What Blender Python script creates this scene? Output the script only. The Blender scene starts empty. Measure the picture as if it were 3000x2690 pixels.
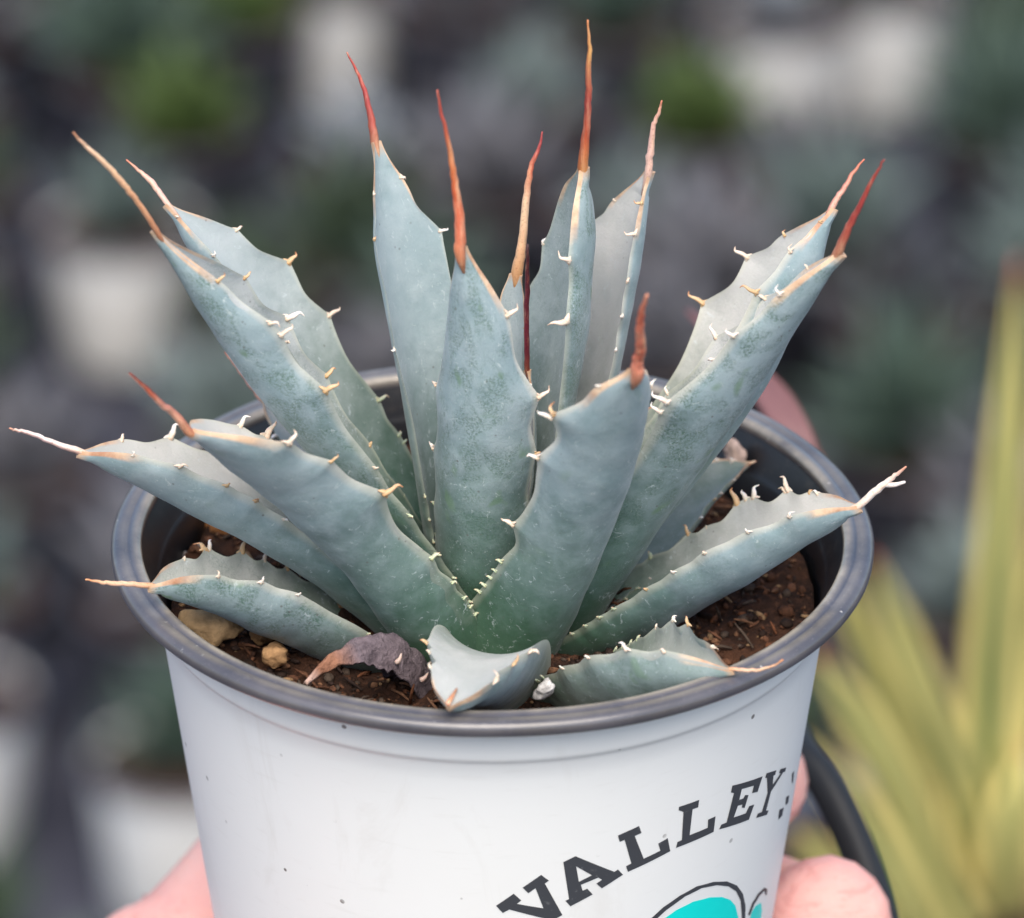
import bpy, bmesh, math, random
import numpy as np
from mathutils import Vector, Matrix
from mathutils import noise as mnoise

scene = bpy.context.scene
coll = scene.collection
CM = 0.01
# ------------------------------------------------------------------ camera
LOC=(0.00000,-0.70172,0.38418); YAW=0.004003; PITCH=0.487993; LENS=194.9476
cam_d = bpy.data.cameras.new('camera'); cam = bpy.data.objects.new('camera', cam_d); coll.objects.link(cam)
cam.location = LOC
cam.rotation_euler = (math.pi/2 - PITCH, 0, -YAW)
cam_d.sensor_fit = 'HORIZONTAL'; cam_d.sensor_width = 36.0; cam_d.lens = LENS
cam_d.clip_start = 0.02; cam_d.clip_end = 60.0
cam_d.dof.use_dof = True
cam_d.dof.focus_distance = 0.783
cam_d.dof.aperture_fstop = 18.5
cam_d.dof.aperture_blades = 0
scene.camera = cam
# ------------------------------------------------------------------ sky and sun (open shade, hazy sun high at the front left)
SUN_EL, SUN_AZ = math.radians(60), math.radians(-179)      # azimuth measured from +Y, clockwise
w = bpy.data.worlds.new('World'); scene.world = w; w.use_nodes = True
wn = w.node_tree.nodes; wl = w.node_tree.links
sky = wn.new('ShaderNodeTexSky'); sky.sky_type = 'NISHITA'; sky.sun_disc = False
sky.sun_elevation = SUN_EL; sky.sun_rotation = SUN_AZ
sky.air_density = 1.0; sky.dust_density = 2.0; sky.ozone_density = 1.0
bg = wn['Background']; bg.inputs['Strength'].default_value = 0.085
wl.new(sky.outputs[0], bg.inputs[0])
sd = bpy.data.lights.new('sun', 'SUN'); sd.energy = 1.5; sd.angle = math.radians(55); sd.color = (1.0, 0.905, 0.765)
sun = bpy.data.objects.new('sun', sd); coll.objects.link(sun)
sdir = Vector((math.sin(SUN_AZ)*math.cos(SUN_EL), math.cos(SUN_AZ)*math.cos(SUN_EL), math.sin(SUN_EL)))
sun.rotation_euler = (-sdir).to_track_quat('-Z', 'Y').to_euler()
vs = scene.view_settings
vs.view_transform = 'Standard'; vs.look = 'None'; vs.exposure = 1.64; vs.gamma = 1.0; vs.use_curve_mapping = False
scene.cycles.use_denoising = True
scene.cycles.max_bounces = 6

# ------------------------------------------------------------------ helpers
def col3(c): return (c[0], c[1], c[2], 1.0)
class Mat:
    def __init__(s, name, rough=0.6, spec=0.4):
        s.m = bpy.data.materials.new(name); s.m.use_nodes = True
        s.n = s.m.node_tree.nodes; s.l = s.m.node_tree.links
        s.b = s.n['Principled BSDF']; s.b.inputs['Roughness'].default_value = rough
        s.b.inputs['Specular IOR Level'].default_value = spec
    def node(s, t, **kw):
        n = s.n.new(t)
        for k, v in kw.items(): setattr(n, k, v)
        return n
    def link(s, a, b): s.l.new(a, b)
    def coords(s, kind='Object'):
        return s.node('ShaderNodeTexCoord').outputs[kind]
    def mapping(s, vec, scale=(1, 1, 1), loc=(0, 0, 0)):
        m = s.node('ShaderNodeMapping'); m.inputs['Scale'].default_value = scale; m.inputs['Location'].default_value = loc
        s.link(vec, m.inputs['Vector']); return m.outputs[0]
    def noise(s, vec, scale, detail=4, rough=0.55, dist=0.0):
        n = s.node('ShaderNodeTexNoise'); n.inputs['Scale'].default_value = scale
        n.inputs['Detail'].default_value = detail; n.inputs['Roughness'].default_value = rough; n.inputs['Distortion'].default_value = dist
        s.link(vec, n.inputs['Vector']); return n.outputs['Fac']
    def attr(s, name, out='Fac'):
        a = s.node('ShaderNodeAttribute'); a.attribute_name = name; return a.outputs[out]
    def ramp(s, fac, stops):
        r = s.node('ShaderNodeValToRGB'); e = r.color_ramp.elements
        while len(e) < len(stops): e.new(0.5)
        for i, (p, c) in enumerate(stops):
            e[i].position = p; e[i].color = (c, c, c, 1) if not hasattr(c, '__len__') else col3(c)
        s.link(fac, r.inputs[0]); return r.outputs[0]
    def mix(s, fac, a, b, blend='MIX'):
        m = s.node('ShaderNodeMix'); m.data_type = 'RGBA'; m.blend_type = blend
        for sock, v in ((m.inputs[0], fac), (m.inputs[6], a), (m.inputs[7], b)):
            if hasattr(v, 'node'): s.link(v, sock)
            elif sock is m.inputs[0]: sock.default_value = v
            else: sock.default_value = col3(v)
        return m.outputs[2]
    def math(s, op, a, b=0.0, clamp=False):
        m = s.node('ShaderNodeMath', operation=op); m.use_clamp = clamp
        for sock, v in ((m.inputs[0], a), (m.inputs[1], b)):
            if hasattr(v, 'node'): s.link(v, sock)
            else: sock.default_value = v
        return m.outputs[0]
    def base(s, c):
        if hasattr(c, 'node'): s.link(c, s.b.inputs['Base Color'])
        else: s.b.inputs['Base Color'].default_value = col3(c)
    def bump(s, h, strength=0.3, dist=0.0005):
        b = s.node('ShaderNodeBump'); b.inputs['Strength'].default_value = strength; b.inputs['Distance'].default_value = dist
        s.link(h, b.inputs['Height']); s.link(b.outputs[0], s.b.inputs['Normal'])
    def set(s, name, v):
        if hasattr(v, 'node'): s.link(v, s.b.inputs[name])
        else: s.b.inputs[name].default_value = v

def empty(name, loc=(0, 0, 0)):
    o = bpy.data.objects.new(name, None); coll.objects.link(o); o.location = loc; o.empty_display_size = 0.01; return o
def tag(o, label=None, cat=None, group=None, kind=None):
    if label: o['label'] = label
    if cat: o['category'] = cat
    if group: o['group'] = group
    if kind: o['kind'] = kind
    return o
def obj(name, me, mat=None, parent=None, smooth=True, loc=None):
    if isinstance(me, bmesh.types.BMesh):
        m = bpy.data.meshes.new(name); me.to_mesh(m); me.free(); me = m
    o = bpy.data.objects.new(name, me); coll.objects.link(o)
    if mat is not None and not me.materials: me.materials.append(mat.m if isinstance(mat, Mat) else mat)
    if smooth: me.polygons.foreach_set('use_smooth', [True]*len(me.polygons))
    if parent is not None: o.parent = parent
    if loc is not None: o.location = loc
    return o
def mesh(name, verts, faces, attrs=None):
    me = bpy.data.meshes.new(name); me.from_pydata([tuple(v) for v in verts], [], faces); me.update()
    for k, v in (attrs or {}).items():
        if len(v) and hasattr(v[0], '__len__'):
            a = me.attributes.new(k, 'FLOAT_COLOR', 'POINT'); a.data.foreach_set('color', np.asarray(v, dtype=np.float32).ravel())
        else:
            a = me.attributes.new(k, 'FLOAT', 'POINT'); a.data.foreach_set('value', np.asarray(v, dtype=np.float32))
    return me
def lathe(profile, seg=128):
    """profile: list of (r, z) cm, returns verts, faces (open ends)"""
    V = []; Fc = []
    n = len(profile)
    for i in range(seg):
        a = 2*math.pi*i/seg
        for r, z in profile: V.append((r*math.cos(a)*CM, r*math.sin(a)*CM, z*CM))
    for i in range(seg):
        j = (i+1) % seg
        for k in range(n-1): Fc.append((i*n+k, j*n+k, j*n+k+1, i*n+k+1))
    return V, Fc
def smooth_poly(pts, n):
    """Catmull-Rom through points, n samples per span"""
    P = np.asarray(pts, float); P = np.vstack([2*P[0]-P[1], P, 2*P[-1]-P[-2]]); out = []
    for i in range(1, len(P)-2):
        for k in range(n):
            t = k/n; a, b, c, d = P[i-1], P[i], P[i+1], P[i+2]
            out.append(0.5*((2*b)+(-a+c)*t+(2*a-5*b+4*c-d)*t*t+(-a+3*b-3*c+d)*t**3))
    out.append(P[-2]); return np.array(out)
def tube(pts, rad, seg=10, squash=1.0, rot=0.0, wob=0.0, seed=0):
    """swept tube with changing radius, rounded ends; cm in, metre verts out"""
    P = np.asarray(pts, float); n = len(P); T = np.gradient(P, axis=0); T /= np.linalg.norm(T, axis=1)[:, None]+1e-12
    ref = np.array([0, 0, 1.0]) if abs(T[0][2]) < 0.9 else np.array([1.0, 0, 0])
    U = np.cross(T[0], ref); U /= np.linalg.norm(U); V = []; Fc = []; tt = []
    rng = np.random.default_rng(seed)
    for i in range(n):
        U = U - T[i]*(U@T[i]); U /= np.linalg.norm(U); B = np.cross(T[i], U)
        for k in range(seg):
            a = 2*math.pi*k/seg + rot
            r = rad[i]*(1+wob*rng.uniform(-1, 1))
            V.append((P[i]+U*math.cos(a)*r+B*math.sin(a)*r*squash)*CM); tt.append(i/(n-1))
    for i in range(n-1):
        for k in range(seg):
            j = (k+1) % seg
            Fc.append((i*seg+k, i*seg+j, (i+1)*seg+j, (i+1)*seg+k))
    V.append((P[0]-T[0]*rad[0]*0.4)*CM); tt.append(0); V.append((P[-1]+T[-1]*rad[-1]*0.8)*CM); tt.append(1)
    a, b = len(V)-2, len(V)-1
    for k in range(seg):
        j = (k+1) % seg
        Fc.append((a, j, k)); Fc.append((b, (n-1)*seg+k, (n-1)*seg+j))
    return V, Fc, tt

# ------------------------------------------------------------------ measured shapes (cm, pot rim at z = 0)
LEAVES={
'LA':{"P":[[-0.428,-0.295,-1.31],[-1.822,-0.945,1.302],[-3.259,-0.995,2.794],[-4.635,-1.566,5.561]],"w":[1.046,0.989,0.988,1.055,0.853,0.317],"f":[0.452,1.865],"tw":[-0.002,0.088],"t":[[-1,0.885,[0.075,0.029,0.109]],[-1,0.755,[0.137,0.051,0.152]],[-1,0.785,[0.136,-0.056,-0.051]],[-1,0.62,[0.171,0.035,0.122]],[-1,0.425,[0.039,-0.022,0.014]],[-1,0.305,[0.031,-0.038,-0.018]],[1,0.8,[0.082,0.06,0.059]],[1,0.67,[0.238,0.03,0.004]],[1,0.52,[0.133,0.065,0.069]],[1,0.345,[0.015,0.046,0.033]],[1,0.21,[-0.001,0.028,-0.001]],[-1,0.1,[0.002,-0.054,0.038]],[-1,0.155,[0.027,-0.036,0.027]],[-1,0.21,[0.034,-0.041,0.021]],[1,0.1,[-0.009,0.051,0.042]]],"sp":[[-4.59,-1.588,5.59,0.0484],[-4.824,-1.699,6.055,0.0447],[-5.034,-1.797,6.405,0.048],[-5.25,-1.898,6.731,0.041],[-5.415,-1.974,6.94,0.0341],[-5.548,-2.037,7.119,0.0238],[-5.641,-2.083,7.267,0.0102]],"col":"tan"},
'LB':{"P":[[-0.606,-0.104,-1.318],[-2.429,0.836,1.531],[-3.524,0.552,3.493],[-4.626,1.016,4.73]],"w":[1.03,1.111,1.147,1.157,0.731,0.272],"f":[0.799,1.055],"tw":[-0.211,-0.119],"t":[[1,0.815,[0.08,0.043,0.025]],[1,0.66,[0.088,0.092,0.118]],[1,0.51,[0.148,0.083,0.099]],[1,0.325,[0.153,0.04,0.017]],[1,0.255,[0.005,0.054,0.043]],[1,0.24,[0.029,0.052,0.04]],[1,0.2,[0.011,0.049,0.033]],[-1,0.955,[-0.027,-0.023,0.014]],[-1,0.835,[-0.0,0.009,0.075]],[-1,0.1,[0.019,-0.04,0.02]],[-1,0.155,[0.016,-0.043,0.055]],[-1,0.21,[0.011,-0.048,0.022]],[-1,0.265,[0.017,-0.042,0.038]],[-1,0.32,[0.012,-0.038,0.035]],[-1,0.375,[-0.012,-0.041,0.034]],[-1,0.49,[0.033,-0.097,0.082]],[-1,0.605,[0.087,-0.135,0.053]],[-1,0.72,[0.015,-0.123,0.126]],[1,0.1,[0.015,0.057,0.037]]],"sp":[[-4.616,1.043,4.782,0.0465],[-4.821,1.138,5.03,0.0465],[-4.984,1.186,5.166,0.0286],[-5.175,1.24,5.322,0.0107]],"col":"pink"},
'LC':{"P":[[-0.691,-1.237,-1.618],[-1.706,-1.908,0.535],[-2.662,-1.997,1.898],[-4.139,-3.063,3.261]],"w":[1.005,1.027,0.965,1.129,1.061,0.629],"f":[2.229,0.46],"tw":[-0.066,-0.308],"t":[[1,0.755,[0.153,0.078,0.1]],[1,0.68,[0.14,0.119,0.176]],[-1,0.86,[0.055,0.07,0.179]],[-1,0.735,[0.073,0.028,0.103]],[-1,0.56,[0.249,0.016,0.081]],[-1,0.31,[0.105,0.014,0.077]],[-1,0.22,[0.06,-0.033,-0.012]],[-1,0.165,[0.048,-0.012,0.026]],[-1,0.135,[0.043,-0.011,0.028]],[-1,0.11,[0.051,-0.014,0.022]],[1,0.1,[-0.006,0.05,0.039]],[1,0.155,[-0.007,0.056,0.009]],[1,0.21,[-0.002,0.047,0.02]],[1,0.265,[-0.012,0.044,0.032]],[1,0.32,[-0.024,0.058,0.034]],[1,0.375,[-0.009,0.055,0.016]],[1,0.49,[-0.075,0.108,0.068]],[1,0.605,[-0.021,0.103,0.062]]],"sp":[[-4.14,-3.087,3.278,0.0758],[-4.33,-3.22,3.611,0.0583],[-4.502,-3.353,3.82,0.0479],[-4.652,-3.478,4.076,0.0375],[-4.882,-3.668,4.434,0.0102]],"col":"red2"},
'LD':{"P":[[-0.782,-0.528,-1.708],[-2.354,-0.596,0.21],[-4.089,-0.73,1.019],[-5.835,-1.127,1.879]],"w":[1.071,1.177,1.174,1.174,0.875,0.433],"f":[0.593,1.018],"tw":[0.075,-0.377],"t":[[1,0.88,[0.038,0.063,0.06]],[1,0.755,[0.158,0.111,0.151]],[-1,0.895,[-0.027,0.002,0.062]],[-1,0.795,[0.118,-0.03,0.004]],[-1,0.68,[0.052,-0.012,0.038]],[-1,0.525,[0.056,-0.047,-0.028]],[-1,0.43,[0.034,-0.021,0.019]],[-1,0.1,[0.027,-0.06,0.014]],[-1,0.155,[0.007,-0.048,0.014]],[-1,0.21,[0.0,-0.051,0.048]],[-1,0.265,[0.022,-0.041,0.023]],[-1,0.32,[0.029,-0.034,0.026]],[-1,0.605,[-0.025,-0.103,0.077]],[1,0.1,[0.0,0.045,0.046]],[1,0.155,[0.013,0.056,0.01]],[1,0.21,[-0.004,0.052,0.037]],[1,0.265,[-0.02,0.053,0.034]],[1,0.32,[-0.003,0.038,0.038]],[1,0.375,[-0.008,0.042,0.029]],[1,0.49,[-0.005,0.12,0.035]],[1,0.605,[-0.007,0.119,0.023]]],"sp":[[-5.818,-1.113,1.926,0.0568],[-6.141,-1.195,2.074,0.0425],[-6.434,-1.257,2.244,0.0354],[-6.666,-1.321,2.342,0.0247],[-6.761,-1.345,2.386,0.0106]],"col":"white"},
'LE':{"P":[[-1.161,-0.947,-1.701],[-2.428,-1.401,-0.905],[-3.52,-1.689,-0.118],[-4.827,-2.268,0.348]],"w":[0.84,1.048,1.18,1.142,0.784,0.418],"f":[0.484,1.323],"tw":[-0.058,-0.311],"t":[[1,0.84,[0.023,0.038,0.016]],[1,0.75,[-0.176,0.056,0.049]],[1,0.735,[0.03,0.084,0.103]],[1,0.605,[0.021,0.114,0.16]],[1,0.52,[0.02,0.084,0.102]],[1,0.43,[0.027,0.082,0.1]],[1,0.31,[-0.015,0.053,0.044]],[1,0.225,[0.003,0.043,0.027]],[-1,0.835,[-0.033,0.01,0.074]],[-1,0.715,[0.04,0.011,0.077]],[-1,0.595,[0.036,-0.016,0.027]],[-1,0.1,[0.032,-0.034,0.041]],[-1,0.155,[0.005,-0.034,0.04]],[-1,0.21,[0.003,-0.043,0.033]],[-1,0.265,[0.032,-0.049,0.038]],[-1,0.32,[0.004,-0.048,0.025]],[1,0.1,[0.003,0.056,0.031]]],"sp":[[-4.817,-2.251,0.388,0.046],[-5.239,-2.457,0.521,0.0388],[-5.463,-2.564,0.597,0.0282],[-5.672,-2.655,0.688,0.0105]],"col":"orange"},
'LG':{"P":[[0.1,-1.7,-1.5],[0.0,-2.9,-0.05],[-0.15,-4.2,0.35],[-0.6,-5.4,0.22]],"w":[0.75,0.82,0.85,0.78,0.52,0.33],"f":[0.8,0.65],"tw":[0.1,-0.05],"t":[[1,0.65,[-0.08,0.013,0.012]],[1,0.715,[-0.036,0.013,0.01]],[1,0.82,[0.024,0.039,0.057]],[-1,0.855,[-0.051,0.057,0.125]],[-1,0.745,[0.035,0.055,0.118]],[-1,0.635,[0.102,-0.032,-0.048]]],"sp":[[-0.608,-5.36,0.295,0.041],[-0.601,-5.422,0.285,0.0205]],"col":"tan"},
'LH':{"P":[[0.81,-1.65,-1.658],[1.664,-2.716,-1.193],[1.963,-3.544,-0.408],[3.311,-4.236,0.111]],"w":[0.829,0.909,1.033,1.066,0.801,0.34],"f":[0.574,1.975],"tw":[0.053,0.026],"t":[[1,0.455,[-0.03,-0.004,0.027]],[1,0.595,[-0.045,-0.017,0.007]],[1,0.74,[-0.109,0.019,0.079]],[1,0.84,[-0.053,-0.015,0.019]],[-1,0.49,[0.013,0.039,0.037]],[-1,0.645,[0.058,0.043,0.041]],[-1,0.77,[-0.032,0.07,0.086]],[-1,0.91,[0.104,-0.002,-0.053]],[-1,0.1,[0.04,0.026,0.041]],[-1,0.155,[0.032,0.034,0.044]],[-1,0.21,[0.037,0.044,0.037]],[-1,0.265,[0.032,0.027,0.048]],[-1,0.32,[0.047,0.043,0.034]],[1,0.1,[-0.053,-0.037,0.03]],[1,0.155,[-0.019,-0.035,0.03]],[1,0.21,[-0.035,-0.018,0.038]],[1,0.265,[-0.04,-0.025,0.018]],[1,0.32,[-0.028,-0.029,0.043]]],"sp":[[3.293,-4.221,0.147,0.0312],[3.516,-4.352,0.198,0.0311],[3.791,-4.491,0.318,0.0207],[3.964,-4.547,0.469,0.0103]],"col":"orange"},
'RC':{"P":[[1.085,-0.667,-1.515],[2.484,-0.932,-0.776],[3.71,-1.001,0.237],[5.201,-1.294,1.073]],"w":[0.781,1.112,1.154,1.154,0.818,0.435],"f":[0.749,1.154],"tw":[0.144,0.269],"t":[[-1,0.87,[-0.082,0.034,0.004]],[-1,0.845,[0.052,0.041,0.019]],[-1,0.78,[-0.122,0.115,0.156]],[-1,0.77,[-0.102,0.04,0.014]],[-1,0.665,[0.086,0.11,0.148]],[-1,0.61,[-0.068,0.131,0.187]],[-1,0.64,[-0.052,0.084,0.098]],[-1,0.435,[-0.073,0.082,0.095]],[-1,0.5,[-0.009,0.029,-0.004]],[-1,0.295,[-0.017,0.063,0.06]],[-1,0.23,[-0.008,0.051,0.037]],[1,0.845,[0.095,0.004,0.068]],[1,0.73,[-0.04,-0.005,0.049]],[1,0.595,[0.02,-0.012,0.037]],[1,0.485,[-0.033,-0.016,0.029]],[1,0.385,[-0.023,-0.023,0.016]],[-1,0.1,[0.007,0.048,0.01]],[-1,0.155,[0.02,0.06,0.018]],[1,0.1,[0.005,-0.036,0.047]],[1,0.155,[0.01,-0.047,0.035]],[1,0.21,[0.007,-0.058,0.04]],[1,0.265,[-0.005,-0.029,0.044]]],"sp":[[5.166,-1.278,1.111,0.0606],[5.435,-1.296,1.379,0.0605],[5.641,-1.317,1.568,0.0391],[5.819,-1.332,1.744,0.0142]],"col":"white"},
'RB':{"P":[[0.571,0.058,-1.529],[1.883,0.613,-1.206],[2.493,1.492,-0.5],[3.785,2.08,-0.006]],"w":[0.829,0.905,0.936,0.839,0.505,0.295],"f":[0.525,0.848],"tw":[-0.103,0.032],"t":[[-1,0.875,[-0.066,0.052,0.048]],[-1,0.92,[-0.054,0.043,0.031]],[-1,0.96,[-0.026,0.039,0.022]],[1,0.9,[0.046,-0.018,0.016]],[1,0.825,[0.05,-0.022,0.007]],[1,0.79,[0.045,-0.012,0.026]],[1,0.69,[0.043,-0.012,0.024]],[-1,0.1,[-0.015,0.041,0.046]],[-1,0.155,[-0.025,0.033,0.049]],[-1,0.21,[-0.038,0.04,0.041]],[-1,0.265,[-0.021,0.034,0.049]],[-1,0.32,[-0.039,0.049,0.035]],[-1,0.375,[-0.005,0.061,0.031]],[-1,0.49,[-0.105,0.123,0.075]],[-1,0.605,[-0.021,0.097,0.075]],[-1,0.72,[-0.064,0.072,0.096]],[1,0.1,[0.024,-0.042,0.014]],[1,0.155,[0.034,-0.029,0.038]],[1,0.21,[0.015,-0.035,0.031]],[1,0.265,[0.027,-0.054,0.005]],[1,0.32,[0.052,-0.022,0.02]],[1,0.375,[0.031,-0.056,0.025]]],"sp":[[3.789,2.082,-0.002,0.0298],[3.886,2.11,0.008,0.0112]],"col":"tan"},
'RA':{"P":[[0.931,-0.321,-1.632],[2.092,-0.931,0.949],[3.433,-1.018,2.878],[4.798,-1.445,5.15]],"w":[1.091,1.215,1.198,1.198,0.868,0.458],"f":[1.312,0.895],"tw":[-0.187,0.181],"t":[[1,0.895,[-0.006,0.044,0.137]],[1,0.79,[-0.083,0.027,0.105]],[1,0.625,[-0.192,0.052,0.153]],[1,0.6,[-0.103,0.046,0.141]],[-1,0.78,[-0.147,0.019,-0.021]],[-1,0.64,[-0.046,0.117,0.165]],[-1,0.9,[-0.035,0.052,0.043]],[-1,0.1,[-0.009,0.049,0.051]],[-1,0.155,[0.005,0.046,0.041]],[-1,0.21,[0.0,0.039,0.032]],[-1,0.265,[0.008,0.043,0.024]],[-1,0.32,[-0.002,0.048,0.0]],[-1,0.375,[-0.031,0.061,0.02]],[-1,0.49,[0.003,0.089,0.085]],[1,0.1,[-0.042,-0.037,0.009]],[1,0.155,[-0.022,-0.045,0.021]],[1,0.21,[-0.004,-0.059,0.031]],[1,0.265,[-0.028,-0.047,0.007]],[1,0.32,[-0.008,-0.038,0.029]],[1,0.375,[-0.026,-0.029,0.03]]],"sp":[[4.739,-1.444,5.172,0.0798],[4.89,-1.502,5.584,0.0588],[5.042,-1.56,5.94,0.0414],[5.186,-1.617,6.324,0.0275],[5.337,-1.675,6.654,0.0103]],"col":"red"},
'RD':{"P":[[0.444,-0.172,-1.359],[2.752,-0.167,0.672],[4.13,0.457,3.187],[4.846,0.937,4.687]],"w":[1.013,1.102,1.172,1.311,0.92,0.352],"f":[0.744,1.471],"tw":[0.201,0.263],"t":[[-1,0.875,[0.025,0.06,0.051]],[-1,0.78,[-0.164,0.098,0.122]],[-1,0.635,[-0.195,0.11,0.145]],[1,0.955,[-0.008,-0.02,0.025]],[1,0.865,[0.042,0.026,0.112]],[1,0.76,[-0.227,0.004,0.067]],[-1,0.1,[-0.001,0.034,0.034]],[-1,0.155,[-0.009,0.043,0.035]],[-1,0.21,[-0.024,0.063,0.01]],[-1,0.265,[-0.012,0.046,0.029]],[-1,0.32,[-0.004,0.06,0.036]],[-1,0.375,[-0.021,0.057,0.028]],[1,0.1,[0.008,-0.041,0.035]],[1,0.155,[0.005,-0.039,0.034]],[1,0.21,[-0.015,-0.054,0.018]],[1,0.265,[0.015,-0.046,0.038]],[1,0.32,[0.006,-0.047,0.053]],[1,0.375,[0.003,-0.053,0.041]],[1,0.49,[-0.051,-0.133,0.092]],[1,0.605,[-0.077,-0.113,0.085]]],"sp":[[4.799,0.957,4.726,0.0537],[4.982,1.025,4.954,0.0429],[5.123,1.097,5.188,0.0286],[5.271,1.143,5.355,0.0107]],"col":"pinkred"},
'CA':{"P":[[-0.373,0.139,-1.313],[-0.524,0.579,0.941],[-1.074,0.509,2.654],[-1.649,1.508,5.477]],"w":[1.049,1.05,0.961,0.806,0.665,0.289],"f":[0.989,0.727],"tw":[-0.061,0.044],"t":[[-1,0.92,[0.024,-0.002,0.035]],[-1,0.85,[0.027,0.008,0.054]],[-1,0.645,[-0.053,-0.011,0.017]],[1,0.935,[0.054,-0.001,-0.04]],[1,0.825,[0.096,0.038,0.034]],[-1,0.1,[-0.008,-0.041,0.029]],[-1,0.155,[-0.016,-0.054,0.04]],[-1,0.21,[-0.005,-0.049,0.036]],[-1,0.265,[-0.006,-0.043,0.033]],[-1,0.32,[-0.014,-0.039,0.033]],[1,0.1,[0.062,0.02,0.017]],[1,0.155,[0.048,0.026,0.004]],[1,0.21,[0.053,0.023,0.04]],[1,0.265,[0.044,0.031,0.02]],[1,0.32,[0.053,0.014,0.02]],[1,0.375,[0.057,0.019,0.027]],[1,0.49,[0.152,0.021,0.049]],[1,0.605,[0.111,0.094,0.099]]],"sp":[[-1.64,1.508,5.482,0.0752],[-1.731,1.659,5.909,0.0501],[-1.85,1.793,6.295,0.0322],[-2.048,1.922,6.675,0.0107]],"col":"red"},
'CB':{"P":[[-0.15,-0.758,-1.318],[-0.554,-1.063,0.886],[0.074,-1.589,2.341],[-0.438,-1.492,5.265]],"w":[0.956,0.875,0.869,0.863,0.608,0.31],"f":[1.077,0.788],"tw":[0.045,0.005],"t":[[-1,0.865,[0.127,0.067,0.151]],[-1,0.685,[0.129,0.067,0.148]],[-1,0.54,[0.057,0.005,0.029]],[1,0.47,[-0.059,0.051,0.077]],[1,0.305,[-0.066,0.019,0.017]],[1,0.66,[-0.054,0.034,0.045]],[-1,0.1,[0.066,-0.003,0.028]],[-1,0.155,[0.056,-0.008,0.026]],[-1,0.21,[0.056,0.003,0.038]],[-1,0.265,[0.055,0.008,0.029]],[-1,0.32,[0.049,-0.006,0.019]],[1,0.1,[-0.021,0.041,0.022]],[1,0.155,[-0.044,0.047,0.012]],[1,0.21,[-0.043,0.029,0.034]]],"sp":[[-0.432,-1.526,5.237,0.0936],[-0.437,-1.481,5.676,0.0795],[-0.497,-1.467,6.181,0.0586],[-0.564,-1.455,6.684,0.0412],[-0.671,-1.447,7.185,0.0274],[-0.737,-1.44,7.595,0.0103]],"col":"redorange"},
'CC':{"P":[[0.044,-0.151,-1.346],[0.171,0.049,0.399],[0.189,0.27,2.281],[0.343,0.449,3.893]],"w":[0.458,0.449,0.412,0.332,0.229,0.192],"f":[0.803,0.618],"tw":[-0.037,-0.068],"t":[[1,0.85,[-0.016,0.018,0.054]]],"sp":[[0.34,0.449,3.916,0.1],[0.425,0.5,4.415,0.0677],[0.482,0.564,5.03,0.0569],[0.553,0.609,5.487,0.0426],[0.673,0.636,5.809,0.0248],[0.708,0.655,6.01,0.0106]],"col":"redcream"},
'CI':{"P":[[0.13,-0.283,-1.353],[0.279,-0.198,-0.032],[0.682,-0.111,1.308],[0.492,-0.028,2.605]],"w":[0.248,0.255,0.251,0.222,0.167,0.109],"f":[0.791,0.627],"tw":[-0.02,-0.029],"t":[[1,0.95,[0.016,-0.005,0.039]]],"sp":[[0.481,-0.028,2.604,0.0466],[0.481,0.009,3.186,0.0429],[0.487,0.049,3.826,0.0427],[0.501,0.091,4.533,0.0213]],"col":"maroon"},
'CD':{"P":[[0.282,0.151,-1.263],[0.295,0.133,1.23],[1.44,0.736,3.064],[1.261,0.614,5.476]],"w":[1.016,1.057,1.079,1.079,0.841,0.528],"f":[0.119,0.836],"tw":[-0.127,0.371],"t":[[-1,0.77,[0.08,0.075,0.085]],[-1,0.655,[-0.024,0.053,0.043]],[1,0.845,[-0.145,0.045,0.14]],[1,0.715,[-0.269,-0.046,-0.033]],[-1,0.1,[-0.057,0.019,0.01]],[-1,0.155,[-0.051,0.05,0.007]],[-1,0.21,[-0.059,0.027,0.025]],[-1,0.265,[-0.034,0.046,0.025]],[-1,0.32,[-0.022,0.034,0.031]],[-1,0.375,[-0.031,0.03,0.036]],[-1,0.49,[-0.076,0.089,0.068]],[1,0.1,[-0.004,-0.055,0.005]],[1,0.155,[-0.014,-0.056,0.029]],[1,0.21,[0.001,-0.062,0.013]],[1,0.265,[-0.013,-0.06,0.03]],[1,0.32,[0.014,-0.048,0.022]],[1,0.375,[-0.011,-0.058,0.012]]],"sp":[[1.234,0.605,5.487,0.0886],[1.314,0.56,6.138,0.06],[1.345,0.523,6.672,0.0528],[1.342,0.495,7.068,0.0421],[1.361,0.474,7.337,0.035],[1.33,0.44,7.808,0.0105]],"col":"orangetip"},
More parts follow.
